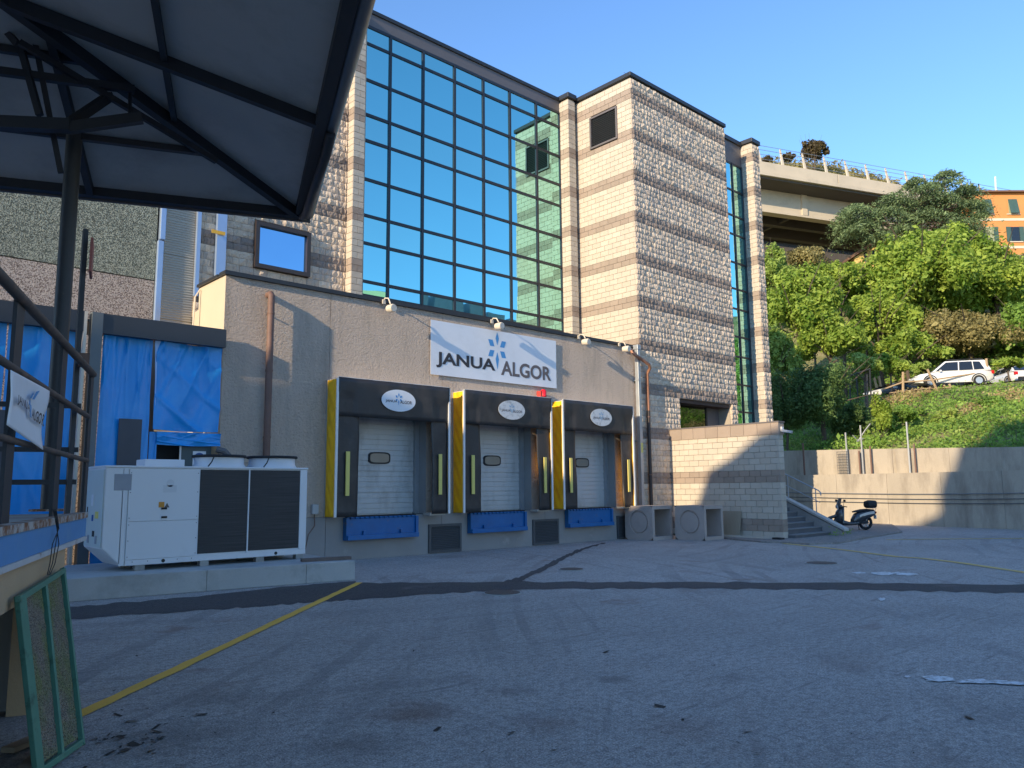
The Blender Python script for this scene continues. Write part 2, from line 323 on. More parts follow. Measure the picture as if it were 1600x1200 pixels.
# leaf litter and grit near the green panel
V=[]
for i in range(150):
    px=random.gauss(190,75); py=random.gauss(1150,28)
    if i>90: px=random.uniform(120,1550); py=random.uniform(935,1190)
    c=PZ(px,py,0.006+0.006*random.random()); s=random.uniform(0.006,0.022) if random.random()<0.9 else 0.045; a=random.random()*6.28
    u=np.array([math.cos(a),math.sin(a),random.uniform(-.2,.2)])*s; v=np.array([-math.sin(a),math.cos(a),random.uniform(-.2,.2)])*s*random.uniform(.2,.6)
    V.append([c-u-v,c+u-v,c+u+v,c-u+v])
o=quads_mesh('leaf_litter',np.array(V),mat('dry_leaf',(0.045,0.037,0.03),0.9,0.4,30.0),None,PZ(200,1140,0)); tag(o,'dark dry leaves and grit scattered on the asphalt','leaf litter',kind='stuff')

# ================================================================ stone block walls
def variant(L,rough,seed):
    r=random.Random(seed); mb=MB(); H=0.197; B=0.05
    if rough:
        nx,nz=8,3; cd=[r.uniform(.002,.026) for _ in range(9)]; V=[[None]*(nx+1) for _ in range(nz+1)]
        pk=[(r.uniform(.1,.9),r.uniform(.2,.8),r.uniform(.025,.07)) for _ in range(4)]
        for j in range(nz+1):
            for i in range(nx+1):
                u,v=i/nx,j/nz; e=min(u*L,(1-u)*L,v*H,(1-v)*H)
                d=0.004+cd[i]+.5*max(p[2]*max(0,1-abs(u-p[0])/.25-abs(v-p[1])/1.0) for p in pk)+r.uniform(0,.022)
                d=d if e>1e-6 else 0.004+0.6*d
                V[j][i]=(u*L+(r.uniform(-.3,.3)*L/nx if 0<i<nx else 0),-d,v*H+(r.uniform(-.25,.25)*H/nz if 0<j<nz else 0))
        vs=[p for row in V for p in row]; fs=[(j*(nx+1)+i,j*(nx+1)+i+1,(j+1)*(nx+1)+i+1,(j+1)*(nx+1)+i) for j in range(nz) for i in range(nx)]
        b=len(vs); ring=[i for i in range(nx+1)]+[(j)*(nx+1)+nx for j in range(1,nz+1)]+[nz*(nx+1)+i for i in range(nx-1,-1,-1)]+[j*(nx+1) for j in range(nz-1,0,-1)]
        vs+=[(vs[k][0],B,vs[k][2]) for k in ring]; n=len(ring); fs+=[(ring[k],b+k,b+(k+1)%n,ring[(k+1)%n]) for k in range(n)]
        mb.add(vs,fs)
    else:
        c=0.007; a=[(0,0,0),(L,0,0),(L,0,H),(0,0,H)]; k=r.uniform(-.0015,.0015)
        f=[(c,-c+k,c),(L-c,-c-k,c),(L-c,-c+k,H-c),(c,-c-k,H-c)]; bk=[(0,B,0),(L,B,0),(L,B,H),(0,B,H)]
        mb.add(f+a+bk,[(0,1,2,3)]+[(4+i,4+(i+1)%4,(i+1)%4,i) for i in range(4)]+[(8+i,8+(i+1)%4,4+(i+1)%4,4+i) for i in range(4)])
    return mb
VAR={}
BL=0.41
for rough in (0,1):
    for dk in (0,1):
        for k in range(20 if rough else 3):
            mb=variant(BL-0.009,rough,100*rough+k); me=bpy.data.meshes.new('stone_block'); me.from_pydata(mb.v,[],mb.f); me.materials.append((M_RSD if dk else M_RSL) if rough else (M_STD if dk else M_STL))
            VAR[rough,dk,k]=(me,np.array(mb.v),mb.f)
def dark_course(z): return int(round((z-0.05)/0.205))%8 in (1,2)
def cells(w,z0,z1,holes=(),shift=0):
    out=[]; k0=int(math.floor((z0-0.05)/0.205)); k=k0
    while 0.05+k*0.205<z1-0.03:
        za=0.05+k*0.205; zb=za+0.205; u=-(0.205 if (k+shift)%2 else 0.0)
        while u<w-0.01:
            ua,ub=max(u,0),min(u+BL,w); u+=BL
            if ub-ua<0.03: continue
            segs=[(ua,ub)]
            for (h0,h1,g0,g1) in holes:
                if zb>g0+0.02 and za<g1-0.02:
                    s2=[]
                    for a,b in segs:
                        if b<=h0 or a>=h1: s2.append((a,b)); continue
                        if h0-a>0.03: s2.append((a,h0))
                        if b-h1>0.03: s2.append((h1,b))
                    segs=s2
            out+=[(a,b,za,dark_course(za)) for a,b in segs]
        k+=1
    return out
def wall_blocks(o,u,n,w,z0,z1,rough,holes=(),shift=0):
    """list of (rough,dark,variant,matrix4x4,centre,size) for one wall face; o = point at u=0"""
    res=[]; u=np.array(u,float); n=np.array(n,float)
    for a,b,z,d in cells(w,z0,z1,holes,shift):
        k=random.randrange(20 if rough else 3); sx=(b-a-0.009)/(BL-0.009)
        flip=rough and random.random()<.5
        M=np.eye(4); M[:3,0]=u*sx; M[:3,1]=-n; M[:3,2]=(0,0,1); p=np.array([o[0],o[1],0.0])+u*(a+0.0045); p[2]=z+0.004; M[:3,3]=p
        c=p+u*(b-a)/2+np.array([0,0,.1]); res.append((rough,d,k,M,c,(b-a)))
    return res
def emit_blocks(lst,parent,limit,name='stone_block',vis=None):
    def size(t):
        d=t[4]-C0; w=d@FW
        if w<1: return 0
        x=800+FPX*(d@RT)/w; y=600-FPX*(d@UP)/w
        if not(0<x<1600 and 0<y<1200) or (vis and not vis(t[4],x,y)): return 0
        nrm=-t[3][:3,1]; ct=abs(nrm@d)/np.linalg.norm(d)
        return t[5]*0.2*ct/(w*w)
    order=sorted(lst,key=size,reverse=True); org=ORG[parent.name]
    for t in order[:limit]:
        o=bpy.data.objects.new(name,VAR[t[0],t[1],t[2]][0]); COL.objects.link(o); o.parent=parent
        M=t[3].copy(); M[:3,3]-=org; o.matrix_local=Matrix(M.tolist())
    rest=order[limit:]
    for rough in (0,1):
        for dk in (0,1):
            vs=[];fs=[];b=0
            for t in rest:
                if (t[0],bool(t[1]))!=(rough,bool(dk)): continue
                me,v,f=VAR[t[0],int(t[1]),t[2]]; w=v@t[3][:3,:3].T+t[3][:3,3]-org; vs.append(w); fs+=[tuple(b+i for i in q) for q in f]; b+=len(v)
            if not vs: continue
            me=bpy.data.meshes.new('block_field'); me.from_pydata(np.concatenate(vs).tolist(),[],fs); me.materials.append((M_RSD if dk else M_RSL) if rough else (M_STD if dk else M_STL))
            o=bpy.data.objects.new(('split_' if rough else 'smooth_')+('dark' if dk else 'light')+'_block_field',me); COL.objects.link(o); o.parent=parent; o['kind']='stuff'

# ================================================================ office building
OB=thing('office_building',(22.7,17.75,0),'tall stone-clad office block with a blue glass curtain wall and projecting tower','building')
TOPZ=17.55; B_=0.05
mb=MB()
def shell(x0,x1,y0,y1,z0,z1): mb.box(x0,x1,y0,y1,z0,z1)
shell(22.7+B_,25.16,17.75+B_,26,0,TOPZ)                       # tower, left of the low opening
shell(25.16,28.75,17.75+B_,26,5.17,TOPZ); shell(25.16,28.75,18.75,26,0,5.17); shell(28.75,29.25,17.75+B_,26,0,TOPZ)
shell(7.6,12.20,20.85+B_,30,0,TOPZ)                            # left stone bay
shell(12.20+B_,12.66,20.50+B_,30,0,TOPZ)                       # pilaster left of glass
shell(12.66,22.12,21.12,30,0,TOPZ)                             # behind the curtain wall
shell(22.12+B_,22.52,20.50+B_,30,0,TOPZ)                       # pilaster right of glass
shell(22.52,22.75,21.3,30,0,TOPZ)
shell(29.25,31.5,18.42,26,0,TOPZ)
shell(31.5+B_,32.12-B_,17.73+B_,26,0,TOPZ)
mk('wall_core',mb,M_MORT,OB)
bl=[]
bl+=wall_blocks((22.7,17.75),(1,0,0),(0,-1,0),6.55,0.05,17.40,1,holes=[(2.44,6.08,3.9,5.16)])
bl+=wall_blocks((22.7,21.3),(0,-1,0),(-1,0,0),3.55,6.6,17.40,0,holes=[(21.3-19.80,21.3-18.46,15.28,16.55)],shift=1)
bl+=wall_blocks((7.6,20.85),(1,0,0),(0,-1,0),4.6,6.6,17.40,1,holes=[(1.63,3.33,8.06,9.42)])
for x0 in (12.20,22.12):
    bl+=wall_blocks((x0,20.92 if x0<13 else 21.0),(0,-1,0),(-1,0,0),0.42 if x0<13 else .5,6.6,17.5,0,shift=1)
    bl+=wall_blocks((x0,20.50),(1,0,0),(0,-1,0),0.40,6.6,17.5,0)
bl+=wall_blocks((31.5,18.35),(0,-1,0),(-1,0,0),0.62,3.5,17.5,0,shift=1)
bl+=wall_blocks((31.5,17.73),(1,0,0),(0,-1,0),0.62,3.5,17.5,1)
def visb(c,x,y):
    if c[1]>19 and c[2]<7.2: return False
    if x<490 and y<340: return False
    if c[0]>24.6 and c[1]<17.9 and c[2]<4: return False
    return True
emit_blocks(bl,OB,300,vis=visb)
# brown top course under the coping is part of the pattern; copings
def coping(x0,x1,y0,y1,z,h=0.16): 
    m=MB(); m.box(x0,x1,y0,y1,z,z+h); return mk('coping',m,M_BLACKM,OB,bevel=0.012)
coping(22.63,29.32,17.68,26,TOPZ+.005); coping(7.6,12.14,20.78,30,TOPZ+.005); coping(12.14,22.05,20.93,30,TOPZ+.012,.14); 
for x0 in (12.15,): pass
coping(22.06,22.58,20.43,21.2,TOPZ+.02,.2); coping(29.33,31.44,18.2,26,TOPZ-.06,.2); coping(31.45,32.2,17.66,26,TOPZ+.01,.2)
# curtain wall: panes and mullions
ZR=[7.3,7.89,8.35,9.61,10.53,11.75,13.07,13.96,15.17,16.45,17.07]
XC=[12.66,13.86,15.23,16.63,18.0,19.34,20.77,22.12]
pm={}
for j in range(len(ZR)-1):
    for i in range(7):
        x0,x1,z0,z1=XC[i]+.035,XC[i+1]-.035,ZR[j]+.04,ZR[j+1]-.04
        a=[random.uniform(-.0045,.0045) for _ in range(4)]; m=MB()
        m.add([(x0,21+a[0],z0),(x1,21+a[1],z0),(x1,21+a[2],z1),(x0,21+a[0]+a[2]-a[1],z1),(x0,21.02,z0),(x1,21.02,z0),(x1,21.02,z1),(x0,21.02,z1)],[(0,1,2,3),(7,6,5,4),(0,4,5,1),(1,5,6,2),(2,6,7,3),(3,7,4,0)])
        mk('pane',m,M_GLASS2 if j in (3,6,9) else M_GLASS,OB)
for i,x in enumerate(XC):
    m=MB(); m.box(x-.045,x+.045,20.955,21.1,7.2,17.07); mk('mullion',m,M_MULL,OB)
for z in ZR[1:]:
    m=MB(); m.box(12.7,22.08,20.968,21.09,z-.05,z+.05); mk('transom',m,M_MULL,OB)
m=MB(); m.box(12.66,22.12,20.985,21.12,17.125,17.56); mk('fascia',m,M_FASC,OB)
# right glazed strip
ZS=[3.9,5.0,6.2,7.45,8.35,9.61,10.53,11.75,13.07,13.96,15.17,16.45]
for j in range(len(ZS)-1):
    for x0,x1 in ((29.25,30.62),(30.70,31.47)):
        m=MB(); e=random.uniform(-.002,.002); m.box(x0,x1,18.3+e,18.34,ZS[j]+.04,ZS[j+1]-.04); mk('pane',m,M_GLASS,OB)
for z in ZS: 
    m=MB(); m.box(29.25,31.5,18.27,18.4,z-.04,z+.04); mk('transom',m,M_MULL,OB)
for x in (30.66,31.47):
    m=MB(); m.box(x-.04,x+.04,18.255,18.41,3.9,16.5); mk('mullion',m,M_MULL,OB)
m=MB(); m.box(29.25,31.5,18.28,18.42,16.5,17.52); mk('fascia',m,M_FASC,OB)
# louvre in the tower side
m=MB()
for (a,b,c,d) in ((18.42,19.84,16.51,16.58),(18.42,19.84,15.25,15.32)): m.box(22.64,22.76,a,b,d,c)
for (a,b) in ((18.42,18.49),(19.77,19.84)): m.box(22.643,22.757,a,b,15.32,16.51)
lf=mk('louvre_frame',m,M_FASC,OB)
for k in range(15):
    z=15.34+k*.078; m=MB(); m.add([(22.67,18.49,z),(22.67,19.77,z),(22.74,19.77,z+.07),(22.74,18.49,z+.07),(22.675,18.49,z-.008),(22.675,19.77,z-.008),(22.745,19.77,z+.062),(22.745,18.49,z+.062)],[(0,1,2,3),(7,6,5,4),(0,4,5,1),(1,5,6,2),(2,6,7,3),(3,7,4,0)]); mk('slat',m,M_DKSTEEL,lf)
# window in left bay
m=MB(); 
for (a,b,c,d) in ((9.22,10.94,9.30,9.42),(9.22,10.94,8.06,8.18),(9.22,9.34,8.18,9.30),(10.82,10.94,8.18,9.30)): m.box(a,b,20.70,20.95,c,d)
wf=mk('window_frame',m,mat('brown_window_frame',(0.04,0.028,0.024),0.4,0.1),OB)
m=MB(); m.box(9.34,10.82,20.80,20.84,8.18,9.30); mk('pane',m,M_WIN,wf)
# low opening with shop window over the stairs
m=MB(); m.box(25.16,28.75,17.80,18.7,5.02,5.165); mk('lintel',m,mat('rusty_lintel',(0.07,0.035,0.028),0.6,0.2),OB)
wf=mk('low_window_frame',MB().box(25.2,25.3,18.3,18.4,3.9,5.02).box(27.75,27.85,18.3,18.4,3.9,5.02),M_BLACKM,OB)
m=MB(); m.box(25.3,27.75,18.33,18.36,3.9,5.02); mk('pane',m,glass('dark_shop_glass',(0.16,0.19,0.16),0.02,0.4),wf)
m=MB(); m.box(27.85,28.75,18.33,18.4,3.9,5.02); mk('panel',m,M_FASC,wf)
# roof lifeline posts
for x,y in [(13.3,21.6),(14.7,21.6),(16.1,21.6),(17.5,21.6),(18.9,21.6),(20.3,21.6),(21.7,21.6),(25.2,18.3),(26.9,18.3),(28.6,18.3),(31.0,18.8)]:
    m=MB(); m.tube([(x,y,17.6),(x,y,18.1)],0.022,6); p=mk('lifeline_post',m,M_WHITEM,OB); 
m=MB(); m.tube([(12.6,21.6,18.06),(21.7,21.6,18.06),(22.6,21.9,18.06)],0.008,5); m.tube([(23,18.3,18.06),(28.6,18.3,18.06),(31.0,18.8,18.06)],0.008,5); mk('lifeline_cable',m,M_GALV,OB)

# ================================================================ loading wing
LW=thing('loading_wing',(7.21,17.75,0),'low roughcast loading-dock wing in front of the office block','building')
Y0=17.75
DX=[9.97,14.04,18.11]                                     # left edge of each dock shelter
ops=[(d+0.50,d+3.10) for d in DX]
xs=[7.21,9.98,13.62,17.72,21.75,22.66]
for a,b in zip(xs[:-1],xs[1:]):
    op=[o_ for o_ in ops if o_[0]>=a-.01 and o_[1]<=b+.01]
    m=MB(); a2,b2=a+(.006 if a>7.3 else 0),b-.006
    if op:
        o0,o1=op[0]; m.box(a2,o0,Y0,Y0+.3,1.1,6.82); m.box(o1,b2,Y0,Y0+.3,1.1,6.82); m.box(o0,o1,Y0,Y0+.3,3.85,6.82)
    else: m.box(a2,b2,Y0,Y0+.3,1.1,6.82)
    mk('wall_panel',m,M_STUCCO,LW)
    m=MB(); m.box(a2,b2,Y0+.012,Y0+.3,0,1.095); mk('plinth_panel',m,M_BASEW,LW)
m=MB(); m.box(7.205,7.5,Y0+.005,19.38,0,6.82); mk('side_wall',m,M_SMOOTHW,LW)
m=MB(); m.box(7.8,22.6,Y0+.3,20.8,6.3,6.5); mk('roof',m,M_ROOF,LW); m=MB(); m.box(7.6,7.78,19.38,20.84,0,6.5); mk('return_wall',m,M_SMOOTHW,LW)
m=MB(); m.box(7.15,22.64,Y0-.07,Y0+.34,6.825,6.865); m.box(7.17,22.64,Y0-.05,Y0+.32,6.865,6.93); mk('coping',m,M_BLACKM,LW)
m=MB(); m.box(7.14,7.5,Y0+.35,19.4,6.83,6.9); mk('coping',m,M_BLACKM,LW)
# sectional doors
M_DOOR=mat('white_door_panel',(0.55,0.545,0.53),0.5,0.08,1.0,dirt=(0.36,0.35,0.33),ds=1.6,dcut=(0.48,0.75),stretch=(1.5,1.5,.6))
M_JAMB=mat('grey_door_jamb',(0.30,0.305,0.30),0.5,0.1)
M_BLKR=mat('black_rubber',(0.02,0.02,0.021),0.75,0.15)
for k,(o0,o1) in enumerate(ops):
    cx=(o0+o1)/2; dy=Y0+.42
    dr=mk('dock_door',MB().box(o0-.1,o1+.1,dy+.03,dy+.06,1.1,3.9),M_DOOR,LW)
    zs=[1.13,1.70,2.27,2.84,3.41,3.9]
    for z0,z1 in zip(zs[:-1],zs[1:]):
        m=MB()
        nn=4; hh=(z1-z0-.008)/nn
        for i in range(nn): m.box(o0-.05,o1-.15,dy+.008*(i%2),dy+.031,z0+.003+i*hh,z0+i*hh+hh-(.022 if i==nn-1 else .010))
        p=mk('door_panel',m,M_DOOR,dr)
    m=MB(); pts=[]
    for a in range(24):
        t=2*math.pi*a/24; c,s=math.cos(t),math.sin(t); pts.append((cx+.02+.35*math.copysign(abs(c)**.5,c),dy-.03,2.62+.16*math.copysign(abs(s)**.5,s)))
    m.prism(pts,(0,.035,0)); mk('porthole_frame',m,M_BLKR,dr)
    m=MB(); m.prism([(cx+.02+(p[0]-cx-.02)*.86,dy-.036,2.62+(p[2]-2.62)*.78) for p in pts],(0,.02,0)); mk('porthole_pane',m,mat('frosted_porthole',(0.25,0.235,0.2),0.25,0.1),dr)
    m=MB(); m.box(o1-.15,o1-.02,dy-.1,dy+.03,1.1,3.86); mk('door_track',m,M_GALV,dr)
    m=MB(); m.box(o1-.02,o1+.05,Y0+.02,dy+.03,1.1,3.85); mk('jamb',m,M_JAMB,LW); m=MB(); m.box(o0-.05,o0+.0,Y0+.02,dy+.03,1.1,3.85); mk('jamb',m,M_JAMB,LW)
    m=MB(); m.box(o0-.1,o1+.1,Y0+.02,dy+.1,1.02,1.095); mk('sill',m,M_BLKR,LW)
    m=MB(); m.box(o0-.1,o1+.1,dy+.06,dy+.5,3.8,4.0); mk('door_hood',m,M_BASEW,LW)
# ================================================================ dock shelters
M_CURT=mat('black_dock_curtain',(0.034,0.031,0.031),0.5,0.3,1.6,0.006,8,dirt=(0.085,0.078,0.07),ds=1.1,dcut=(0.5,0.85))
M_YFAB=mat('yellow_dock_fabric',(0.95,0.52,0.012),0.55,0.12,2.0,0.006,9,dirt=(.68,.36,.02),ds=1.8,dcut=(.5,.8))
M_YSTR=mat('pale_yellow_stripe',(0.72,0.60,0.16),0.6,0.05)
M_WTRIM=mat('white_trim',(0.75,0.74,0.72),0.5,0.05)
M_LOGOW=mat('white_vinyl',(0.78,0.80,0.83),0.45,0.03,2.0,dirt=(0.66,0.67,0.68),ds=1.2,dcut=(0.5,0.9))
M_INK=mat('dark_ink',(0.03,0.028,0.035),0.5,0.05)
M_INK2=mat('faded_ink',(0.13,0.11,0.11),0.5,0.1)
M_LBLUE=mat('logo_blue',(0.07,0.30,0.62),0.5,0.05)
M_LBLUE2=mat('logo_dark_blue',(0.02,0.10,0.33),0.5,0.05)
def flake(mb,c,u,v,s):
    """six-part snowflake of rhombi"""
    c,u,v=[np.array(q,float) for q in (c,u,v)]
    P=lambda a,b:c+u*(a*s)+v*(b*s)
    mb.poly([P(0,1.0),P(.13,.62),P(0,.2),P(-.13,.62)]); mb.poly([P(0,-.2),P(.13,-.62),P(0,-1.25),P(-.13,-.62)])
    mb.poly([P(.22,.12),P(.36,.5),P(.7,.5),P(.56,.12)]); mb.poly([P(-.22,.12),P(-.36,.5),P(-.7,.5),P(-.56,.12)])
    mb.poly([P(.22,-.12),P(.36,-.5),P(.7,-.5),P(.56,-.12)]); mb.poly([P(-.22,-.12),P(-.36,-.5),P(-.7,-.5),P(-.56,-.12)])
names=['leftmost','middle','rightmost']
slab=['black dock shelter with yellow side nearest the white chiller','black dock shelter between the other two, under the big sign','black dock shelter nearest the galvanised downpipe and concrete boxes']
for k,d in enumerate(DX):
    T=thing('dock_shelter',(d,Y0,1.1),slab[k],'dock shelter','dock shelters along the wing'); yf=17.25
    r=random.Random(40+k)
    # frame box behind header
    m=MB(); m.box(d+.02,d+3.48,yf+.06,Y0-.002,4.50,4.56); mk('top_sheet',m,M_WTRIM,T)
    ph=r.random()*6
    def hd(u,v):
        x=d+.0+u*3.5; z=4.585-v*.97-.02*math.sin(u*3)*v
        pl=.02*math.sin(u*34+ph)*math.exp(-v*2)+.018*math.sin(u*13+2*ph)*v
        st=.06 if (u<.135 or u>.865) else 0
        return (x,yf-.01+pl*.6+.02*v+(0.03 if st and v>.45 else 0),z)
    m=MB(); m.grid(hd,52,8); o=mk('header_curtain',m,M_CURT,T,smooth=True,fix=False); sm=o.modifiers.new('thick','SOLIDIFY'); sm.thickness=.02
    for side in (0,1):
        xa=d+.0 if side==0 else d+2.92; w_=.64 if side==0 else .58
        def sc(u,v,xa=xa,w_=w_,side=side):
            z=1.10+v*2.68; bow=.05*math.sin(v*3.1+k)*(u if side==0 else 1-u); inset=(.06*(1-v) if side==1 else .0)
            x=xa+u*w_+(inset*(1-u) if side==1 else -.02*(1-v)*u); return (x,yf+.06-bow*.8+.012*math.sin(v*9+k*2+u*4),z)
        m=MB(); m.grid(sc,8,20); o=mk('side_curtain',m,M_CURT,T,smooth=True,fix=False); sm=o.modifiers.new('thick','SOLIDIFY'); sm.thickness=.015
        xs_=xa+(.24 if side==0 else .22); m=MB(); m.box(xs_,xs_+.105,yf-.035,yf-.004,1.62,2.72); mk('guide_stripe',m,M_YSTR,o)
        # yellow side skirt with pleats and white edging
        x=d-.02 if side==0 else d+3.5
        def ys(u,v,x=x,side=side):
            y=Y0-.005-u*(Y0-yf-.02); z=1.10+v*3.44; w=.02*math.sin((v*15+u*4)*2.6+k)*math.sin(u*3.14)
            return (x-(.02+w if side==0 else -.02-w),y,z)
        m=MB(); m.grid(ys,8,60); o=mk('yellow_side',m,M_YFAB,T,smooth=True,fix=False); sm=o.modifiers.new('thick','SOLIDIFY'); sm.thickness=.01
        m=MB(); m.box(x-.035,x+.025,yf-.02,yf+.015,1.10,4.56) if side==0 else m.box(x-.02,x+.04,yf-.02,yf+.015,1.10,4.56); mk('edge_trim',m,M_WTRIM,T)
        m=MB(); m.box(x-.04,x+.01,Y0-.03,Y0-.003,1.10,4.56); mk('back_rail',m,M_GALV,T)
    m=MB(); m.box(d-.01,d+3.5,yf-.005,yf+.03,4.575,4.60); mk('edge_trim',m,M_WTRIM,T)
    m=MB(); m.box(d+2.93,d+3.46,yf+.1,yf+.4,1.06,1.12); mk('corner_pad',m,mat('beige_pad',(0.45,0.40,0.33),.8),T)
    # oval logo
    cx,cz=d+1.78,4.10; n=40
    m=MB(); m.prism([(cx+.54*math.cos(2*math.pi*a/n),yf-.055,cz+.29*math.sin(2*math.pi*a/n)) for a in range(n)],(0,.008,0)); ov=mk('oval_logo',m,M_LOGOW if k==0 else mat('scuffed_white_vinyl',(0.62,0.64,0.65),.5,.12,5.0,dirt=(.40,.42,.43),ds=5,dcut=(.5,.62)),T)
    u=(1,0,0); v=(0,0,1); ink=M_INK if k==0 else M_INK2
    m=MB(); put_text(m,'JANUA',.37,.085,(cx-.42,yf-.060,cz-.075),u,v,.015); put_text(m,'ALGOR',.38,.085,(cx+.04,yf-.060,cz-.075),u,v,.015); mk('lettering',m,ink,ov,fix=False)
    m=MB(); flake(m,(cx-.005,yf-.060,cz+.06),u,v,.15); mk('snowflake',m,M_LBLUE if k==0 else mat('faded_logo_blue',(.25,.40,.55),.5),ov,fix=False)
# ---------------------------------------------------------------- levellers (blue lips), grilles
M_LEV=mat('blue_leveller_paint',(0.008,0.125,0.34),0.42,0.25,3.0,dirt=(0.10,0.12,0.18),ds=4,dcut=(.58,.74))
ll=['blue dock leveller lip nearest the chiller','blue dock leveller lip below the middle shelter','blue dock leveller lip beside the concrete boxes']
for k,d in enumerate(DX):
    x0,x1=d+.55,d+2.68; T=thing('dock_leveller',((x0+x1)/2,Y0,.5),ll[k],'dock leveller','dock levellers under the shelters')
    yb=Y0-.004; m=MB(); m.box(x0,x1,yb-.10,yb,.55,1.08); mk('lip_plate',m,M_LEV,T,bevel=.008)
    m=MB(); m.box(x0-.03,x1+.03,yb-.22,yb-.10,.50,.62); mk('lower_beam',m,M_LEV,T,bevel=.008)
    m=MB(); m.box(x0-.05,x0+.03,yb-.16,yb,.5,1.06); mk('side_cheek',m,M_LEV,T); m=MB(); m.box(x1-.03,x1+.05,yb-.16,yb,.5,1.06); mk('side_cheek',m,M_LEV,T)
    for q in range(2): m=MB(); m.box(x0+.45+q*1.15,x0+.53+q*1.15,yb-.17,yb-.098,.62,.72); mk('lip_keeper',m,M_LEV,T)
    for q in range(14): m=MB(); m.tube([(x0+.08+q*.145,yb-.13,1.055),(x0+.16+q*.145,yb-.13,1.055)],.024,8); mk('hinge_knuckle',m,M_LEV,T)
    m=MB(); m.box(x0,x1,yb-.12,yb-.001,1.081,1.10); mk('top_seal',m,M_BLKR,T)
M_GRILL=mat('grey_louvre',(0.075,0.08,0.085),0.5,0.1)
gl=['grey floor-level vent grille right of the first leveller','grey floor-level vent grille right of the middle leveller','grey floor-level vent grille half hidden by the concrete box']
for k,x0 in enumerate((13.15,17.15,21.2)):
    T=thing('vent_grille',(x0+.57,Y0,.02),gl[k],'vent grille','vent grilles in the plinth'); x1=x0+1.15; yb=Y0+.010
    m=MB()
    m.box(x0,x1,yb-.05,yb,.73,.80); m.box(x0,x1,yb-.05,yb,.02,.09); m.box(x0,x0+.07,yb-.05,yb,.09,.73); m.box(x1-.07,x1,yb-.05,yb,.09,.73); mk('frame',m,M_GRILL,T)
    m=MB(); m.box(x0+.06,x1-.06,yb-.006,yb-.001,.08,.74); mk('backing',m,M_BLKR,T)
    for q in range(13):
        z=.10+q*.049; m=MB(); m.prism([(x0+.07,yb-.045,z),(x0+.07,yb-.008,z+.034),(x0+.07,yb-.008,z+.042),(x0+.07,yb-.045,z+.008)],(x1-x0-.14,0,0)); mk('slat',m,M_GRILL,T)
# ---------------------------------------------------------------- big sign
x0,x1,z0,z1=13.16,18.28,5.0,6.58; ysn=17.70
T=thing('wall_sign',((x0+x1)/2,Y0,z0),'large white banner sign with dark lettering and blue snowflake above the docks','sign')
def sg(u,v): return (x0+u*(x1-x0),ysn+.003*math.sin(u*9)*math.sin(v*3.1)-.0015*math.sin(u*23+v*4),z0+v*(z1-z0))
m=MB(); m.grid(sg,40,12); o=mk('sign_sheet',m,M_LOGOW,T,fix=False); sm=o.modifiers.new('thick','SOLIDIFY'); sm.thickness=.006; sm.offset=0
u=(1,0,0); v=(0,0,1); yt=ysn-.0095
a=PY(681.5,577,yt); b=PY(774,588,yt); c=PY(783,590,yt); e=PY(861.5,599,yt)
m=MB(); put_text(m,'JANUA',b[0]-a[0],.46,(a[0],yt,5.22),u,v,.028); o=mk('lettering',m,M_INK,T,fix=False)
m=MB(); put_text(m,'ALGOR',e[0]-c[0],.46,(c[0],yt,5.22),u,v,.028); o=mk('lettering',m,M_INK2,T,fix=False)
cc=PY(777,555,yt); m=MB(); flake(m,(cc[0],yt,6.02),u,v,.52); mk('snowflake',m,M_LBLUE,T,fix=False)
# ---------------------------------------------------------------- red warning light
c=PY(849,614,17.62); T=thing('warning_light',(c[0],Y0,c[2]-.15),'small red warning light above the middle dock shelter','warning light')
m=MB(); m.tube([(c[0],c[1],c[2]-.12),(c[0],c[1],c[2]+.06),(c[0],c[1],c[2]+.11)],[.10,.10,.06],16); mk('lens',m,mat('red_lens',(0.75,0.012,0.02),0.25,0.05),T,smooth=True)
m=MB(); m.box(c[0]-.17,c[0]-.08,c[1]-.05,Y0-.002,c[2]-.16,c[2]+.05); m.box(c[0]-.08,c[0]+.1,c[1]-.04,Y0-.002,c[2]-.17,c[2]-.125); mk('bracket',m,mat('red_bracket',(.5,.05,.04),.5),T)
# ---------------------------------------------------------------- wall floodlights
fl=['cream floodlight on the parapet left of the big sign','cream floodlight on the parapet above the big sign','cream floodlight on the parapet right of the big sign','cream floodlight at the right end of the parapet beside the downpipe']
for k,(px,py) in enumerate(((612.5,480),(781.5,508),(917,533),(980,544))):
    c=PY(px,py,17.36); T=thing('floodlight',(c[0]-.1,Y0,c[2]-.12),fl[k],'floodlight','floodlights along the parapet')
    m=MB(); m.tube([(c[0],c[1]+.16,c[2]-.015),(c[0],c[1]-.04,c[2]-.03),(c[0],c[1]-.09,c[2]-.035)],[.10,.115,.10],18); mk('lamp_body',m,M_CREAM,T,smooth=True)
    m=MB(); m.tube([(c[0],c[1]-.092,c[2]-.036),(c[0],c[1]-.10,c[2]-.037)],.088,18); mk('lamp_glass',m,mat('lamp_glass',(.5,.5,.48),.1),T)
    m=MB(); m.tube([(c[0]-.06,Y0-.075,6.86),(c[0]-.06,Y0-.14,6.93),(c[0]-.05,c[1]+.10,6.90),(c[0]-.01,c[1]+.06,c[2]+.10)],.02,8); m.box(c[0]-.11,c[0]-.01,Y0-.10,Y0-.072,6.78,6.9); mk('arm',m,M_CREAM,T,smooth=True)
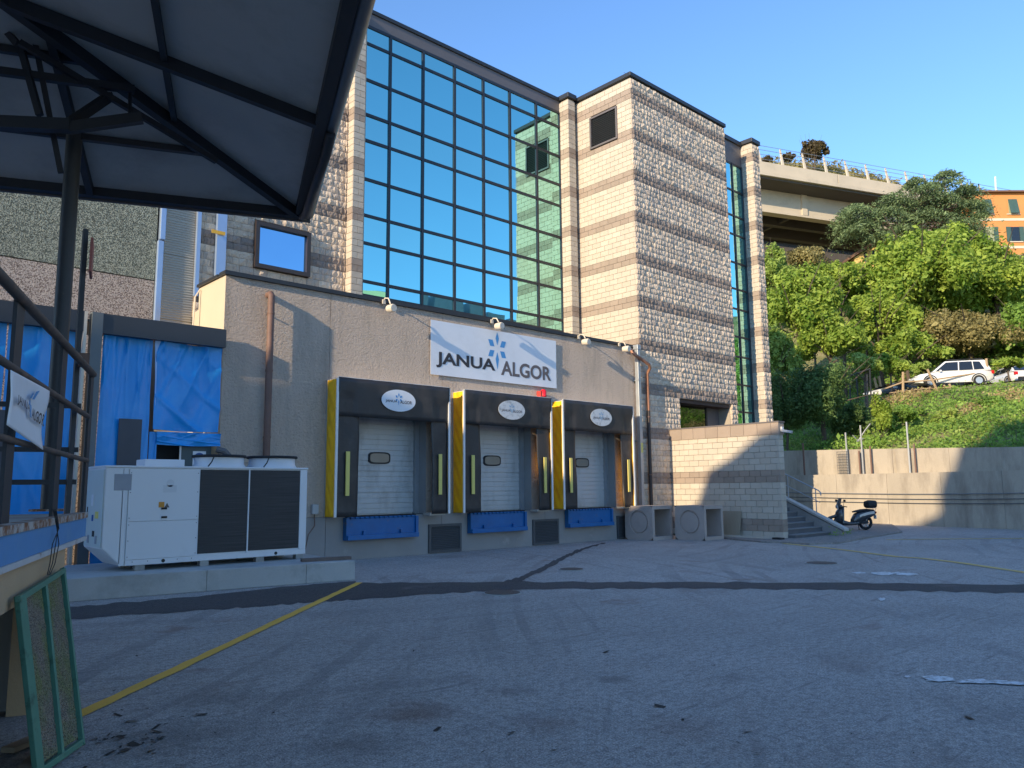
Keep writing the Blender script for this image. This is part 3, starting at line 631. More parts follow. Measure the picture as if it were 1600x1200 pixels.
# ---------------------------------------------------------------- pipes on the wing
x=8.27; T=thing('drainpipe',(x,Y0,2.4),'thin brown drainpipe on the wing wall above the chiller','drainpipe')
m=MB(); m.tube([(x,Y0+.02,6.50),(x,Y0-.14,6.50),(x,Y0-.18,6.46),(x,Y0-.18,2.2),(x,Y0-.18,.4)],.082,12); mk('pipe',m,M_RUST,T,smooth=True)
for z in (6.0,4.6,3.0,1.2): m=MB(); m.tube([(x,Y0-.18,z),(x,Y0-.18,z+.04)],.090,12); m.box(x-.012,x+.012,Y0-.08,Y0-.001,z+.005,z+.035); mk('clip',m,M_RUST,T)
x=22.42; T=thing('downpipe',(x,Y0,.05),'square galvanised steel duct running down the right corner of the wing','downpipe')
m=MB(); m.box(x-.075,x+.075,Y0-.24,Y0-.09,.3,6.80); mk('pipe',m,M_GALV,T,bevel=.01); m=MB(); m.box(x-.10,x+.10,Y0-.26,Y0-.001,6.75,6.92); mk('hopper',m,M_GALV,T,bevel=.01)
for z in (1.0,3.4,5.6): m=MB(); m.box(x-.09,x+.09,Y0-.25,Y0-.001,z,z+.04); mk('clip',m,M_GALV,T)
m=MB(); m.box(x-.05,x+.06,Y0-.2405-.004,Y0-.24,3.0,3.35); mk('sticker',m,M_YSTR,T)
x=22.98; T=thing('copper_drainpipe',(x,Y0,.05),'copper-brown drainpipe with a sloping offset at the wing corner','drainpipe')
m=MB(); m.tube([(22.12,Y0-.10,6.72),(22.14,Y0-.17,6.6),(22.2,Y0-.30,6.48),(x-.1,Y0-.33,6.22),(x,Y0-.28,6.10),(x,Y0-.15,5.9),(x,Y0-.15,4.55)],.06,12); mk('pipe',m,M_COPPER,T,smooth=True)
m=MB(); m.tube([(x,Y0-.15,4.55),(x,Y0-.15,.1)],.068,12); mk('lower_pipe',m,mat('shaded_copper_pipe',(.05,.035,.03),.5,.2),T,smooth=True)  # same copper pipe lower down, its shade painted in as a darker colour
for z in (4.3,2.2,.9): m=MB(); m.tube([(x,Y0-.15,z),(x,Y0-.15,z+.04)],.076,12); m.box(x-.012,x+.012,Y0-.09,Y0-.012,z+.005,z+.035); mk('clip',m,M_RUST,T)
# small electric box by the chiller
T=thing('junction_box',(9.62,Y0,1.15),'small grey electric junction box on the wall beside the chiller','electric box')
m=MB(); m.box(9.55,9.72,Y0-.10,Y0-.002,1.18,1.42); mk('box',m,mat('grey_plastic',(.45,.45,.44),.5),T,bevel=.01); m=MB(); m.tube([(9.63,Y0-.06,1.18),(9.63,Y0-.08,.9),(9.4,Y0-.2,.7),(9.3,Y0-.2,.2)],.012,6); mk('cable',m,M_RUST,T)
# ---------------------------------------------------------------- concrete culvert boxes
M_CULV=mat('precast_concrete',(0.42,0.35,0.305),0.9,0.15,1.6,0.003,60,dirt=(.30,.25,.22),ds=1.5,dcut=(.5,.85),fine=.08,fs=40)
def culvert(x0,y0,lab):
    s=1.12; h=1.14; w=.115; T=thing('concrete_box',(x0+s/2,y0+s/2,0),lab,'concrete box','precast concrete boxes by the docks')
    m=MB(); d=s+.06
    m.box(x0+w,x0+s,y0,y0+d,0,w); m.box(x0+w,x0+s,y0,y0+d,h-w,h); m.box(x0+s-w,x0+s,y0,y0+d,w,h-w); m.box(x0+w,x0+s-w,y0+d-w,y0+d,w,h-w); mk('shell',m,M_CULV,T)
    # left wall with a round knock-out ring recess
    cy,cz=y0+d/2,h/2+.02; n=36; R=.40; out=[]; 
    for a in range(n):
        t=2*math.pi*a/n; c,sn=math.cos(t),math.sin(t); k=1/max(abs(c)/(d/2),abs(sn)/(h/2)); 
        yy,zz=c*k,sn*k; zz=zz+(h/2-cz) if abs(sn)/(h/2)>=abs(c)/(d/2) else zz; out.append((x0,cy+yy,min(h,max(0,cz+zz if abs(sn)/(h/2)<abs(c)/(d/2) else (h if sn>0 else 0)))))
    ring=lambda r,x:[(x,cy+r*math.cos(2*math.pi*a/n),cz+r*math.sin(2*math.pi*a/n)) for a in range(n)]
    R0,R1,R2,R3=ring(R,x0),ring(R-.01,x0+.055),ring(R-.05,x0+.055),ring(R-.06,x0+.02)
    m=MB(); m.add(out+R0+R1+R2+R3,[(k_*n+i,k_*n+(i+1)%n,(k_+1)*n+(i+1)%n,(k_+1)*n+i) for k_ in range(4) for i in range(n)]+[tuple(4*n+i for i in range(n))])
    m.add([(x0+w,y0,0),(x0+w,y0+d,0),(x0+w,y0+d,h),(x0+w,y0,h),(x0,y0,0),(x0,y0+d,0),(x0,y0+d,h),(x0,y0,h)],[(0,1,2,3),(4,0,3,7),(1,5,6,2),(2,6,7,3),(0,4,5,1)])
    mk('ring_wall',m,M_CULV,T,fix=False)
culvert(21.42,16.38,'grey precast concrete box with round recess nearest the dock wall'); culvert(22.42,15.02,'grey precast concrete box with round recess nearest the leaning board')
# ================================================================ stair wall and stairs
SX=24.4
T=thing('stair_wall',(SX,15.3,0),'banded stone-block wall beside the steps, half in sunlight','wall')
m=MB(); m.box(SX+.05,24.66,13.34,17.70,0,3.52); mk('wall_core',m,M_MORT,T)
bl=wall_blocks((SX,17.72),(0,-1,0),(-1,0,0),17.72-13.30,0.05,3.42,0)+wall_blocks((SX,13.30),(1,0,0),(0,-1,0),0.30,0.05,3.42,0,shift=1)
emit_blocks(bl,T,320)
y=17.70; k=0
while y>13.35:
    y1=max(13.26,y-.52); m=MB(); m.box(SX-.035,24.74,y1+.004,y-.004,3.50,3.90); mk('cap_block',m,M_STD,T,bevel=.008); y=y1
m=MB(); m.box(SX-.05,24.76,13.24,17.70,3.90,3.945); mk('coping',m,M_FASC,T)
T=thing('security_camera',(24.5,13.2,3.4),'small grey lamp fixed to the top corner of the stair wall','lamp')
m=MB(); m.bar((24.55,13.24,3.62),(24.6,12.9,3.55),.16,.09); mk('housing',m,M_GALV,T,bevel=.015); m=MB(); m.box(24.5,24.6,13.2,13.262,3.6,3.75); mk('bracket',m,M_WTRIM,T)
T=thing('kerb_beam',(24.1,14.5,0),'pale concrete beam lying along the foot of the stair wall','kerb')
m=MB(); m.bar((24.14,16.2,.055),(23.9,13.15,.055),.16,.11); mk('beam',m,mat('pale_beam',(.5,.45,.37),.9,.12),T,bevel=.01); m=MB(); m.bar((23.86,13.35,.06),(23.8,13.02,.06),.2,.1); mk('end_cap',m,M_BLKR,T)
T=tag(mk('leaning_board',MB().obox((24.22,15.30,.47),(0,1,0),(math.sin(.2),0,math.cos(.2)),(math.cos(.2),0,-math.sin(.2)),.52,.455,.012),mat('weathered_plywood',(.30,.245,.17),.8,.15,3.0,stretch=(1,6,1))),'weathered grey-brown board leaning against the stair wall','board')
# stairs
T=thing('entrance_steps',(26,13.9,0),'dark stone steps climbing beside the stair wall with a sloping parapet','steps')
M_STEP=mat('dark_stone_step',(.11,.11,.115),.7,.15,3.0,dirt=(.2,.19,.18),ds=2,dcut=(.55,.8)); M_NOSE=mat('worn_step_edge',(.2,.2,.2),.7,.15)
for k in range(9):
    ya=13.02+k*.30; m=MB(); m.box(24.67,27.15,ya,16.2 if k==8 else ya+.34,k*.17*.98,(k+1)*.17-.035); o=mk('riser',m,M_STEP,T)
    m=MB(); m.box(24.67,27.15,ya-.025,16.2 if k==8 else ya+.31,(k+1)*.17-.034,(k+1)*.17); mk('tread',m,M_NOSE,T,bevel=.006)
m=MB(); m.prism([(27.16,12.62,0),(27.16,16.2,0),(27.16,16.2,1.86),(27.16,15.5,1.62),(27.16,12.62,.22)],(.26,0,0)); mk('parapet',m,M_BASEW,T)
m=MB(); m.prism([(27.12,12.5,.20),(27.12,15.5,1.67),(27.12,15.5,1.75),(27.12,12.5,.28)],(.34,0,0)); mk('parapet_cap',m,mat('pale_stone_cap',(.46,.43,.39),.8,.1,2.0),T)
# railing on the parapet
T=thing('stair_railing',(27.29,14,.5),'thin grey steel handrail on the sloping stair parapet','railing')
sl=(1.75-.28)/3.0; zz=lambda y:.28+(y-12.5)*sl
m=MB(); m.tube([(27.29,15.4,zz(15.4)+.86),(27.29,13.45,zz(13.45)+.86),(27.29,13.36,zz(13.4)+.80),(27.29,13.36,zz(13.4)+.70)],.022,8); mk('handrail',m,M_GALV,T,smooth=True)
m=MB(); m.tube([(27.29,15.4,zz(15.4)+.45),(27.29,13.4,zz(13.4)+.45)],.014,8); mk('mid_rail',m,M_GALV,T)
for y in (13.55,14.6,15.35): m=MB(); m.tube([(27.29,y,zz(y)-.02),(27.29,y,zz(y)+.86)],.018,8); mk('post',m,M_GALV,T)
# raised apron
P=[PZ(*q,.0) for q in ((1190,848),(1222,849),(1265,851.5),(1310,850),(1352,842),(1410,832.5))]
pts=[(p[0],p[1],0) for p in P]+[(36.4,14.6,0),(36.9,18.6,0),(24.7,17.6,0)]
m=MB(); m.prism(pts,(0,0,.05)); struct(mk('apron',m,asphalt('apron_concrete',(.30,.27,.24),(.24,.22,.20),(.15,.13,.11),.2)))
# ================================================================ scooter
c=PZ(1353,828,.05); ax=np.array([_rt[0],_rt[1],0]); ax/=np.linalg.norm(ax); ang=math.radians(8)
fx=-np.array([ax[0]*math.cos(ang)-ax[1]*math.sin(ang),ax[0]*math.sin(ang)+ax[1]*math.cos(ang),0]); sx=np.array([-fx[1],fx[0],0])
T=thing('scooter',(c[0],c[1],.05),'dark motor scooter with a black top box parked by the steps','scooter')
def L(a,b,h): return c+fx*a+sx*b+np.array([0,0,h])
M_SCO=mat('dark_scooter_paint',(.03,.034,.04),.3,.05,coat=.6); M_SIL=mat('silver_scooter_trim',(.45,.46,.48),.3,.05,metal=.6); M_TYRE=mat('tyre_rubber',(.015,.015,.016),.85,.1)
for a in (0,1.30):
    m=MB(); n=24; rad=.235; tr=.055
    m.grid(lambda u,v,a=a:L(a+(rad+tr*math.cos(v*6.2832))*math.cos(u*6.2832),1.1*tr*math.sin(v*6.2832),.29+(rad+tr*math.cos(v*6.2832))*math.sin(u*6.2832)),n,8); w=mk('wheel',m,M_TYRE,T,smooth=True)
    m=MB(); m.tube([L(a,-.03,.29),L(a,.03,.29)],.07,14)
    for q in range(6): t=q*math.pi/3; m.bar(L(a,0,.29),L(a+.2*math.cos(t),0,.29+.2*math.sin(t)),.03,.03,sx)
    mk('rim',m,M_SIL,w)
def loft(secs,mname,m_,n=14):
    mb=MB(); vs=[]
    for (a,h,hw,hh) in secs:
        for q in range(n): t=2*math.pi*q/n; cs,sn=math.cos(t),math.sin(t); vs.append(L(a,hw*math.copysign(abs(cs)**.7,cs),h+hh*math.copysign(abs(sn)**.7,sn)))
    mb.add(vs,[(i*n+q,i*n+(q+1)%n,(i+1)*n+(q+1)%n,(i+1)*n+q) for i in range(len(secs)-1) for q in range(n)]+[tuple(range(n))[::-1],tuple((len(secs)-1)*n+q for q in range(n))]); return mk(mname,mb,m_,T,smooth=True)
loft([(-.44,.66,.06,.05),(-.30,.64,.14,.12),(-.05,.58,.18,.17),(.2,.52,.18,.20),(.42,.44,.17,.20),(.54,.34,.14,.11)],'rear_body',M_SCO)
loft([(.34,.28,.15,.08),(.7,.25,.16,.07),(1.0,.30,.14,.12)],'floorboard',M_SCO)
m=MB(); m.grid(lambda u,v:L(.98+.20*v**1.0-.02*math.cos(u*3.14)-.33*max(0,v-.1)*.9+ .10*math.sin(u*3.1416),(u-.5)*(.42-.14*v),.22+.68*v),10,12); o=mk('leg_shield',m,M_SCO,T,smooth=True,fix=False); q=o.modifiers.new('t','SOLIDIFY'); q.thickness=.05
loft([(.92,.86,.05,.03),(.98,.90,.12,.08),(1.06,.92,.10,.06),(1.12,.90,.05,.03)],'handlebar_cover',M_SCO)
loft([(.96,.60,.12,.26),(1.04,.58,.19,.30),(1.14,.52,.16,.24),(1.24,.46,.08,.12)],'front_fairing',M_SCO); loft([(1.08,.60,.06,.05),(1.5,.50,.07,.035),(1.58,.40,.05,.03)],'front_mudguard',M_SCO)
m=MB(); m.tube([L(1.0,0,.9),L(1.30,.07,.29)],.025,8); m.tube([L(1.0,0,.9),L(1.30,-.07,.29)],.025,8); mk('fork',m,M_DKSTEEL,T)
m=MB(); m.tube([L(.93,-.34,.90),L(.99,-.1,.93),L(.99,.1,.93),L(.93,.34,.90)],.018,8); mk('handlebar',m,M_BLKR,T)
for s in (-1,1): m=MB(); m.tube([L(.99,s*.2,.93),L(1.0,s*.27,1.10)],.008,6); m.obox(L(.99,s*.29,1.14),sx,fx,(0,0,1),.06,.015,.04); mk('mirror',m,M_BLKR,T)
m=MB(); m.grid(lambda u,v:L(1.10-.10*v+.03*math.sin(u*3.14),(u-.5)*(.34-.1*v),.92+.30*v),6,5); mk('windscreen',m,mat('tinted_screen',(.12,.12,.12),.1),T,smooth=True,fix=False)
loft([(-.35,.755,.10,.03),(-.1,.77,.14,.045),(.15,.755,.145,.045),(.36,.72,.12,.04),(.5,.70,.06,.03)],'seat',M_BLKR)
loft([(-.46,.99,.10,.09),(-.43,.99,.18,.14),(-.2,.99,.20,.155),(-.08,.98,.18,.13),(-.05,.98,.1,.08)],'top_box',M_BLKR)
m=MB(); m.tube([L(-.36,-.1,.72),L(-.44,-.1,.84),L(-.12,-.1,.84)],.014,6); m.tube([L(-.36,.1,.72),L(-.44,.1,.84),L(-.12,.1,.84)],.014,6); mk('rack',m,M_SIL,T)
for s in (-1,1): m=MB(); m.grid(lambda u,v,s=s:L(-.3+.62*u,s*(.172+.008*math.sin(u*3.1)),.62+.10*v-.14*u+.03*math.sin(u*3.1)),8,3); o=mk('side_trim',m,M_SIL,T,smooth=True,fix=False)
m=MB(); m.tube([L(.25,-.16,.32),L(-.05,-.2,.34),L(-.30,-.2,.42)],[.03,.055,.06],10); mk('exhaust',m,M_DKSTEEL,T,smooth=True)
loft([(.3,.32,.1,.08),(0,.3,.09,.07),(-.1,.3,.06,.05)],'engine',M_DKSTEEL)
m=MB(); m.tube([L(.25,.1,.25),L(.18,.16,0.005)],.016,6); m.tube([L(.25,-.1,.25),L(.18,-.16,0.005)],.016,6); mk('stand',m,M_DKSTEEL,T)
m=MB(); m.obox(L(-.43,0,.67),sx,fx,(0,0,1),.08,.02,.035); mk('tail_light',m,mat('red_tail_lens',(.35,.01,.01),.2),T)
m=MB(); m.obox(L(-.42,0,.50),sx,(0,0,1),fx,.09,.08,.006); mk('number_plate',m,M_WTRIM,T)
m=MB(); m.tube([L(1.14,0,.90),L(1.17,0,.895)],.07,14); mk('headlight',m,mat('lamp_glass',(.5,.5,.48),.1),T)
# ================================================================ pebble-dash building, cladding, tarpaulin shed on the left
def speckle(name,a,b,sc,lo,hi):
    t=NT(name); v=t.vor(sc,'F1',None,'Color'); bw=t.n.new('ShaderNodeRGBToBW'); t.l.new(v,bw.inputs[0])
    c=t.mix(t.ramp(bw.outputs[0],(lo,0.0),(hi,1.0)),a,b); c=t.mix(0.35,c,t.mix(1.0,c,t.ramp(t.noise(0.5,4),(0.3,0.75),(0.7,1.2)),'MULTIPLY'))
    return t.fin(c,0.9,t.vor(sc),0.02)
M_PEBG=speckle('grey_green_pebbledash',(0.10,0.115,0.09),(0.42,0.43,0.33),48,.36,.62)
M_PEBP=speckle('pink_pebbledash',(0.16,0.115,0.095),(0.60,0.50,0.42),52,.26,.5)
PB=thing('pebbledash_building',(3,20.9,0),'windowless building of grey and pink pebble-dash panels behind the blue tarpaulins','building')
zj=PY(244,439,20.9)[2]
for x0,x1 in ((-6.0,-.02),(0.0,6.60)):
    m=MB(); m.box(x0,x1,20.9,21.1,zj+.012,14.5); mk('upper_panel',m,M_PEBG,PB); m=MB(); m.box(x0,x1,20.91,21.1,0,zj-.012); mk('lower_panel',m,M_PEBP,PB)
m=MB(); m.box(-6,7.58,21.12,28,0,14.4); mk('core',m,M_MORT,PB)
M_CLAD=mat('ribbed_beige_cladding',(0.40,0.37,0.31),0.5,0.08,1.0,dirt=(.30,.28,.24),ds=.9,dcut=(.5,.9))
for q in range(7):
    z0=1.0+q*1.75; m=MB(); n=26; m.grid(lambda u,v:(6.77+u*.88,20.88-.014*(1 if (v*n%1)<.5 else 0),z0+v*1.742),1,n*4); mk('cladding_sheet',m,M_CLAD,PB,fix=False)
M_BLUEM=mat('blue_grey_flashing',(0.36,0.46,0.62),0.35,0.1,2.0,metal=.5)
m=MB(); m.box(6.61,6.76,20.78,20.91,6.0,8.3); mk('downpipe',m,M_BLUEM,PB,bevel=.02); m=MB(); m.box(6.64,6.78,20.76,20.91,8.32,14.0); mk('downpipe',m,M_BLUEM,PB,bevel=.02)
m=MB(); m.box(7.58,7.68,20.72,20.84,6.95,14); mk('corner_flashing',m,M_BLUEM,PB)
m=MB(); m.box(8.10,8.36,20.66,20.80,6.9,13); o=mk('wall_duct',m,M_BLUEM,None); tag(o,'flat blue-grey metal duct on the stone wall above the parapet','duct')
a=PY(331,358,20.6); b=PY(352,368,20.6); m=MB(); m.box(a[0],b[0],20.60,20.612,b[2],a[2]); o=mk('hazard_tape',m,M_YELLOW); tag(o,'strip of yellow tape wrapped on the metal duct','tape')
m=MB(); m.tube([(7.17,19.25,6.75),(7.06,19.25,6.55),(7.03,19.25,5.4)],.02,6); o=mk('cable_conduit',m,M_CREAM); tag(o,'thin cream conduit at the rear corner of the wing','conduit')
# tarpaulin shed
M_TARP=mat('blue_tarpaulin',(0.010,0.31,0.78),0.32,0.10,1.5,0.004,12,dirt=(.04,.36,.80),ds=1.5,dcut=(.5,.8))
M_SHED=mat('dark_grey_steel_beam',(0.035,0.04,0.048),.5,.15,2.0)
M_POST=mat('green_grey_post',(0.13,0.15,0.155),.5,.1,2.0)
TS=thing('tarpaulin_shed',(4.5,17.7,0),'steel-framed shed closed with blue tarpaulins beside the wing','shed')
yt=17.72
def tarp(x0,x1,z0,z1,seed,y=yt,amp=.05):
    r=random.Random(seed); ph=[r.random()*6 for _ in range(6)]
    def f(u,v):
        x=x0+u*(x1-x0); z=z0+v*(z1-z0); e=math.sin(u*math.pi)**.4
        d=amp*(math.sin(u*5+ph[0])*.6+math.sin(u*11+v*4+ph[1])*.35+math.sin(v*7-u*9+ph[2])*.3+(1-abs(math.sin(u*9-v*5+ph[3])))**3*.7*v+(1-abs(math.sin(u*4+v*7+ph[4])))**4*.8*(1-v)+(1-abs(math.sin(u*14+v*2.5+ph[5])))**4*.6*v**2)
        return (x,y-d,z-.02*math.sin(u*math.pi)*(1-v))
    m=MB(); m.grid(f,44,44); return mk('tarpaulin',m,M_TARP,TS,smooth=True,fix=False)
tarp(-1.0,2.9,.1,5.05,1); tarp(2.93,4.12,.1,5.05,2); tarp(4.62,5.64,.1,5.08,3); tarp(5.70,7.16,3.10,5.05,4,amp=.075); tarp(5.80,7.19,2.78,3.06,5,y=17.66,amp=.03)
tarp(5.66,5.82,.1,3.05,7,amp=.01)
m=MB(); m.prism([(5.655,17.64,5.05),(5.78,17.64,5.05),(5.72,17.66,4.85),(5.74,17.66,3.4)],(0,.01,0)); mk('loose_flap',m,mat('pale_blue_tarpaulin',(.35,.55,.85),.5),TS)
for x0,x1 in ((-1.5,4.2),(4.50,7.17)): m=MB(); m.box(x0,x1,17.50,17.66,5.04,5.46); mk('top_beam',m,M_SHED,TS)
m=MB(); m.box(4.34,4.55,17.47,17.68,0,5.46); mk('post',m,M_POST,TS); m=MB(); m.box(4.20,4.26,17.5,17.66,0,5.46); mk('post',m,M_CREAM,TS)
m=MB(); m.box(-1.5,7.18,17.78,19.3,5.3,5.36); mk('roof',m,M_SHED,TS)
m=MB(); m.box(5.02,5.48,17.655,17.67,1.2,3.30); mk('mesh_window',m,mat('grey_mesh_screen',(.085,.085,.095),.7),TS)
m=MB(); m.box(2.55,3.0,17.645,17.66,1.4,3.35); mk('mesh_window',m,MATS['grey_mesh_screen'],TS)
m=MB(); m.box(5.84,7.20,18.3,18.33,0,3.1); mk('dark_interior',m,M_BLKR,TS)
dr=mk('door',MB().box(6.36,7.05,17.80,17.85,0,3.0),mat('grey_green_door',(.05,.085,.095),.45,.05),TS); m=MB(); m.box(6.34,6.375,17.78,17.80,0,3.0); mk('door_edge',m,M_WTRIM,dr)
cx,cz=6.78,2.50; m=MB(); m.box(cx-.145,cx+.145,17.785,17.80,cz-.17,cz+.16); sgn=mk('notice_plate',m,M_LOGOW,dr)
m=MB(); m.prism([(cx+.125*math.cos(2*math.pi*a/24),17.78,cz+.125*math.sin(2*math.pi*a/24)) for a in range(24)],(0,.004,0)); mk('blue_disc',m,M_LBLUE2,sgn)
m=MB()
for q,w in enumerate((.10,.17,.17,.10)): m.box(cx-w/2,cx+w/2,17.776,17.779,cz+.055-q*.042,cz+.075-q*.042)
mk('notice_lines',m,M_LOGOW,sgn)
m=MB(); m.tube([(7.08,17.6,2.7),(7.25,17.55,2.66),(7.42,17.55,2.5),(7.42,17.55,1.6)],.075,10); o=mk('elbow_pipe',m,mat('dark_grey_pipe',(.12,.12,.125),.5)); fixn(o.data); tag(o,'dark grey elbow pipe between the shed door and the wing','pipe')
# ================================================================ chiller and plinth
T=thing('concrete_plinth',(6,15,0),'long low concrete plinth carrying the white chiller','plinth')
pl=[(2.6,14.60),(8.42,13.78),(8.60,17.2),(2.6,17.2)]
for a,b in ((0,.52),(.52,.83),(.83,1)):
    A=np.array(pl[0])+(np.array(pl[1])-np.array(pl[0]))*a; Bq=np.array(pl[0])+(np.array(pl[1])-np.array(pl[0]))*b; Cq=np.array(pl[3])+(np.array(pl[2])-np.array(pl[3]))*b; Dq=np.array(pl[3])+(np.array(pl[2])-np.array(pl[3]))*a
    e=.004 if a>0 else 0; m=MB(); m.prism([(A[0]+e,A[1],0),(Bq[0],Bq[1],0),(Cq[0],Cq[1],0),(Dq[0]+e,Dq[1],0)],(0,0,.37)); mk('slab',m,mat('pale_concrete',(.46,.46,.44),.85,.15,1.0,.003,50,dirt=(.30,.30,.28),ds=1.1,dcut=(.5,.75),fine=.08,fs=30),T,bevel=.012)
CH=thing('chiller_unit',(6.05,15,.37),'large white air-cooled chiller with dark coil panels and two roof fans','chiller')
x0,x1,xb=4.10,7.97,4.46; y0,y1=15.0,16.1; zb,zt=.47,2.20
M_COIL=NT('dark_coil_mesh'); 
_c=M_COIL.mix(M_COIL.ramp(M_COIL.noise(1.0,3,.6,M_COIL.map((1,1,180))),(.4,0.0),(.6,1.0)),(.020,.020,.022),(.05,.05,.052)); M_COILm=M_COIL.fin(_c,.6,M_COIL.noise(1.0,2,.5,M_COIL.map((160,1,1))),.003)
m=MB(); m.prism([(x0,y0+.012,.78),(xb-.03,y0+.012,zb),(x1,y0+.012,zb),(x1,y0+.012,zt-.01),(x0,y0+.012,zt-.01)],(0,y1-y0-.012,0)); mk('casing',m,M_WHITEM,CH)
m=MB(); m.box(x0-.02,x1+.02,y0-.02,y1+.02,zt-.009,zt+.03); mk('top_cover',m,M_WHITEM,CH,bevel=.01)
def fp(xa,xb_,za,zb_,mm=M_WHITEM,nm='panel',d=.014,par=CH):
    q=MB(); q.box(xa,xb_,y0-d,y0+.011,za,zb_); return mk(nm,q,mm,par,bevel=.004)
px=lambda v:PY(v,800,y0)[0]
fp(px(190)-.0,px(197)-.005,zb,zt-.02); fp(px(199),px(309.5),1.24,zt-.03); fp(px(199),px(309.5),zb+.10,1.232); fp(px(199),x1,zb,zb+.095)
q=MB(); q.prism([(x0+.005,y0-.012,.80),(xb-.04,y0-.012,zb+.01),(px(189),y0-.012,zb+.01),(px(189),y0-.012,zt-.02),(x0+.005,y0-.012,zt-.02)],(0,.022,0)); mk('corner_panel',q,M_WHITEM,CH)
fp(4.24,4.53,1.79,2.08,mat('grey_grille',(.30,.32,.36),.5),'small_grille',.018)
cA,cB,cC=px(311),px(387.5),px(467)
fp(cA,cB-.015,zb+.13,zt-.03,M_COILm,'coil_panel',.006); fp(cB+.015,cC,zb+.13,zt-.03,M_COILm,'coil_panel',.006); fp(cB-.014,cB+.014,zb+.10,zt-.02,M_WHITEM,'coil_divider',.02); fp(cC+.006,x1,zb+.1,zt-.02)
# end cabinet
M_CAB=mat('pale_green_cabinet',(.55,.60,.57),.45,.05); q=MB(); q.box(x0-.018,x0-.001,y0+.03,y1-.04,.80,zt-.04); mk('cabinet_door',q,M_CAB,CH,bevel=.004)
for (ya,yb_,za,zb_,mm) in ((.35,.48,1.52,1.72,M_WHITEM),(.62,.80,1.30,1.42,M_YSTR),(.42,.5,1.25,1.36,M_LBLUE2),(.50,.62,.98,1.08,M_BLKR),(.20,.30,.86,1.0,MATS['grey_grille']),(.68,.78,.86,1.0,MATS['grey_grille']),(.1,.13,1.35,1.5,M_BLKR)):
    q=MB(); q.box(x0-.027,x0-.0185,y1-.06-yb_,y1-.06-ya,za,zb_); mk('cabinet_fitting',q,mm,CH)
# labels, handles, screws
xx=lambda v,y_:PY(v,y_,y0-.02)
for (pxx,pyy,w,h,mm) in ((252.5,788.5,.10,.10,mat('orange_label',(.62,.27,.03),.5)),(261,789.5,.09,.09,M_INK2)):
    c=xx(pxx,pyy); q=MB(); 
    if mm is M_INK2: q.prism([(c[0]-.045,y0-.019,c[2]-.04),(c[0]+.045,y0-.019,c[2]-.04),(c[0],y0-.019,c[2]+.045)],(0,.004,0))
    else: q.box(c[0]-w/2,c[0]+w/2,y0-.02,y0-.015,c[2]-h/2,c[2]+h/2)
    mk('warning_label',q,mm,CH)
for pyy in (794.5,808): c=xx(256.5,pyy); q=MB(); q.box(c[0]-.05,c[0]+.05,y0-.028,y0-.015,c[2]-.018,c[2]+.018); mk('latch',q,M_BLKR,CH)
for v in (255,431): c=xx(v,878 if v<300 else 867); q=MB(); q.tube([(c[0],y0-.02,zb+.05),(c[0],y0+.0,zb+.05)],.032,14); mk('lifting_hole',q,M_BLKR,CH)
for i,z in enumerate((2.10,1.75,1.30,1.18,.9,.62)):
    for xs_ in (px(199)+.03,px(309.5)-.03): q=MB(); q.tube([(xs_,y0-.019,z),(xs_,y0-.013,z)],.008,8); mk('screw',q,M_GRILL,CH)
for i in range(5): q=MB(); q.tube([(px(199)+.12+i*.26,y0-.019,zb+.06),(px(199)+.12+i*.26,y0-.013,zb+.06)],.008,8); mk('screw',q,M_GRILL,CH)
c=xx(266,760); q=MB(); q.box(c[0]-.12,c[0]+.12,y0-.0165,y0-.0142,c[2]-.11,c[2]+.02); q.tube([(c[0],y0-.0165,c[2]+.06),(c[0],y0-.0142,c[2]+.06)],.07,16); mk('faint_emblem',q,mat('pale_grey_print',(.64,.65,.665),.45,.03),CH)
for k,(pa,pb) in enumerate(((304,380),(389,460))):
    cx=(PY(pa,715,15.5)[0]+PY(pb,715,15.5)[0])/2; cy=15.5; n=32; R=.47
    m=MB(); m.tube([(cx,cy,zt+.03),(cx,cy,zt+.10),(cx,cy,zt+.22)],[R+.04,R-.005,R-.005],n,cap=False); fs=mk('fan_shroud',m,M_WHITEM,CH,smooth=True)
    m=MB(); m.grid(lambda u,v:(cx+(R+.02+.03*math.cos(v*6.2832))*math.cos(u*6.2832),cy+(R+.02+.03*math.cos(v*6.2832))*math.sin(u*6.2832),zt+.245+.03*math.sin(v*6.2832)),n,6); mk('fan_rim',m,M_BLKR,fs,smooth=True)
    m=MB(); m.tube([(cx,cy,zt+.16),(cx,cy,zt+.24)],.10,14)
    for a in range(8): t=a*math.pi/4; m.bar((cx,cy,zt+.27),(cx+R*math.cos(t),cy+R*math.sin(t),zt+.25),.02,.015)
    mk('fan_guard',m,M_BLKR,fs)
    for a in range(5):
        t=a*2*math.pi/5; m=MB(); m.obox((cx+.26*math.cos(t),cy+.26*math.sin(t),zt+.16),(math.cos(t),math.sin(t),0),(-math.sin(t)*.9,math.cos(t)*.9,.35),(0,-.35,.9),.17,.09,.006); mk('fan_blade',m,M_BLKR,fs)
    m=MB(); m.tube([(cx-.30,cy-R-.02,zt+.23),(cx-.36,cy-R-.06,zt+.12),(cx-.42,cy-R-.04,zt+.03)],.012,6); mk('fan_cable',m,M_BLKR,fs)
a=PY(222,729,15.6); b=PY(284,729,15.6); m=MB(); m.box(a[0],b[0],15.45,15.95,zt+.03,zt+.17); mk('roof_box',m,M_WHITEM,CH,bevel=.01)
for x in (4.75,5.9,7.0,7.85):
    for y in (15.06,15.9): m=MB(); m.box(x-.08,x+.08,y-.06,y+.08,.372,.468); mk('foot',m,M_CONC,CH)
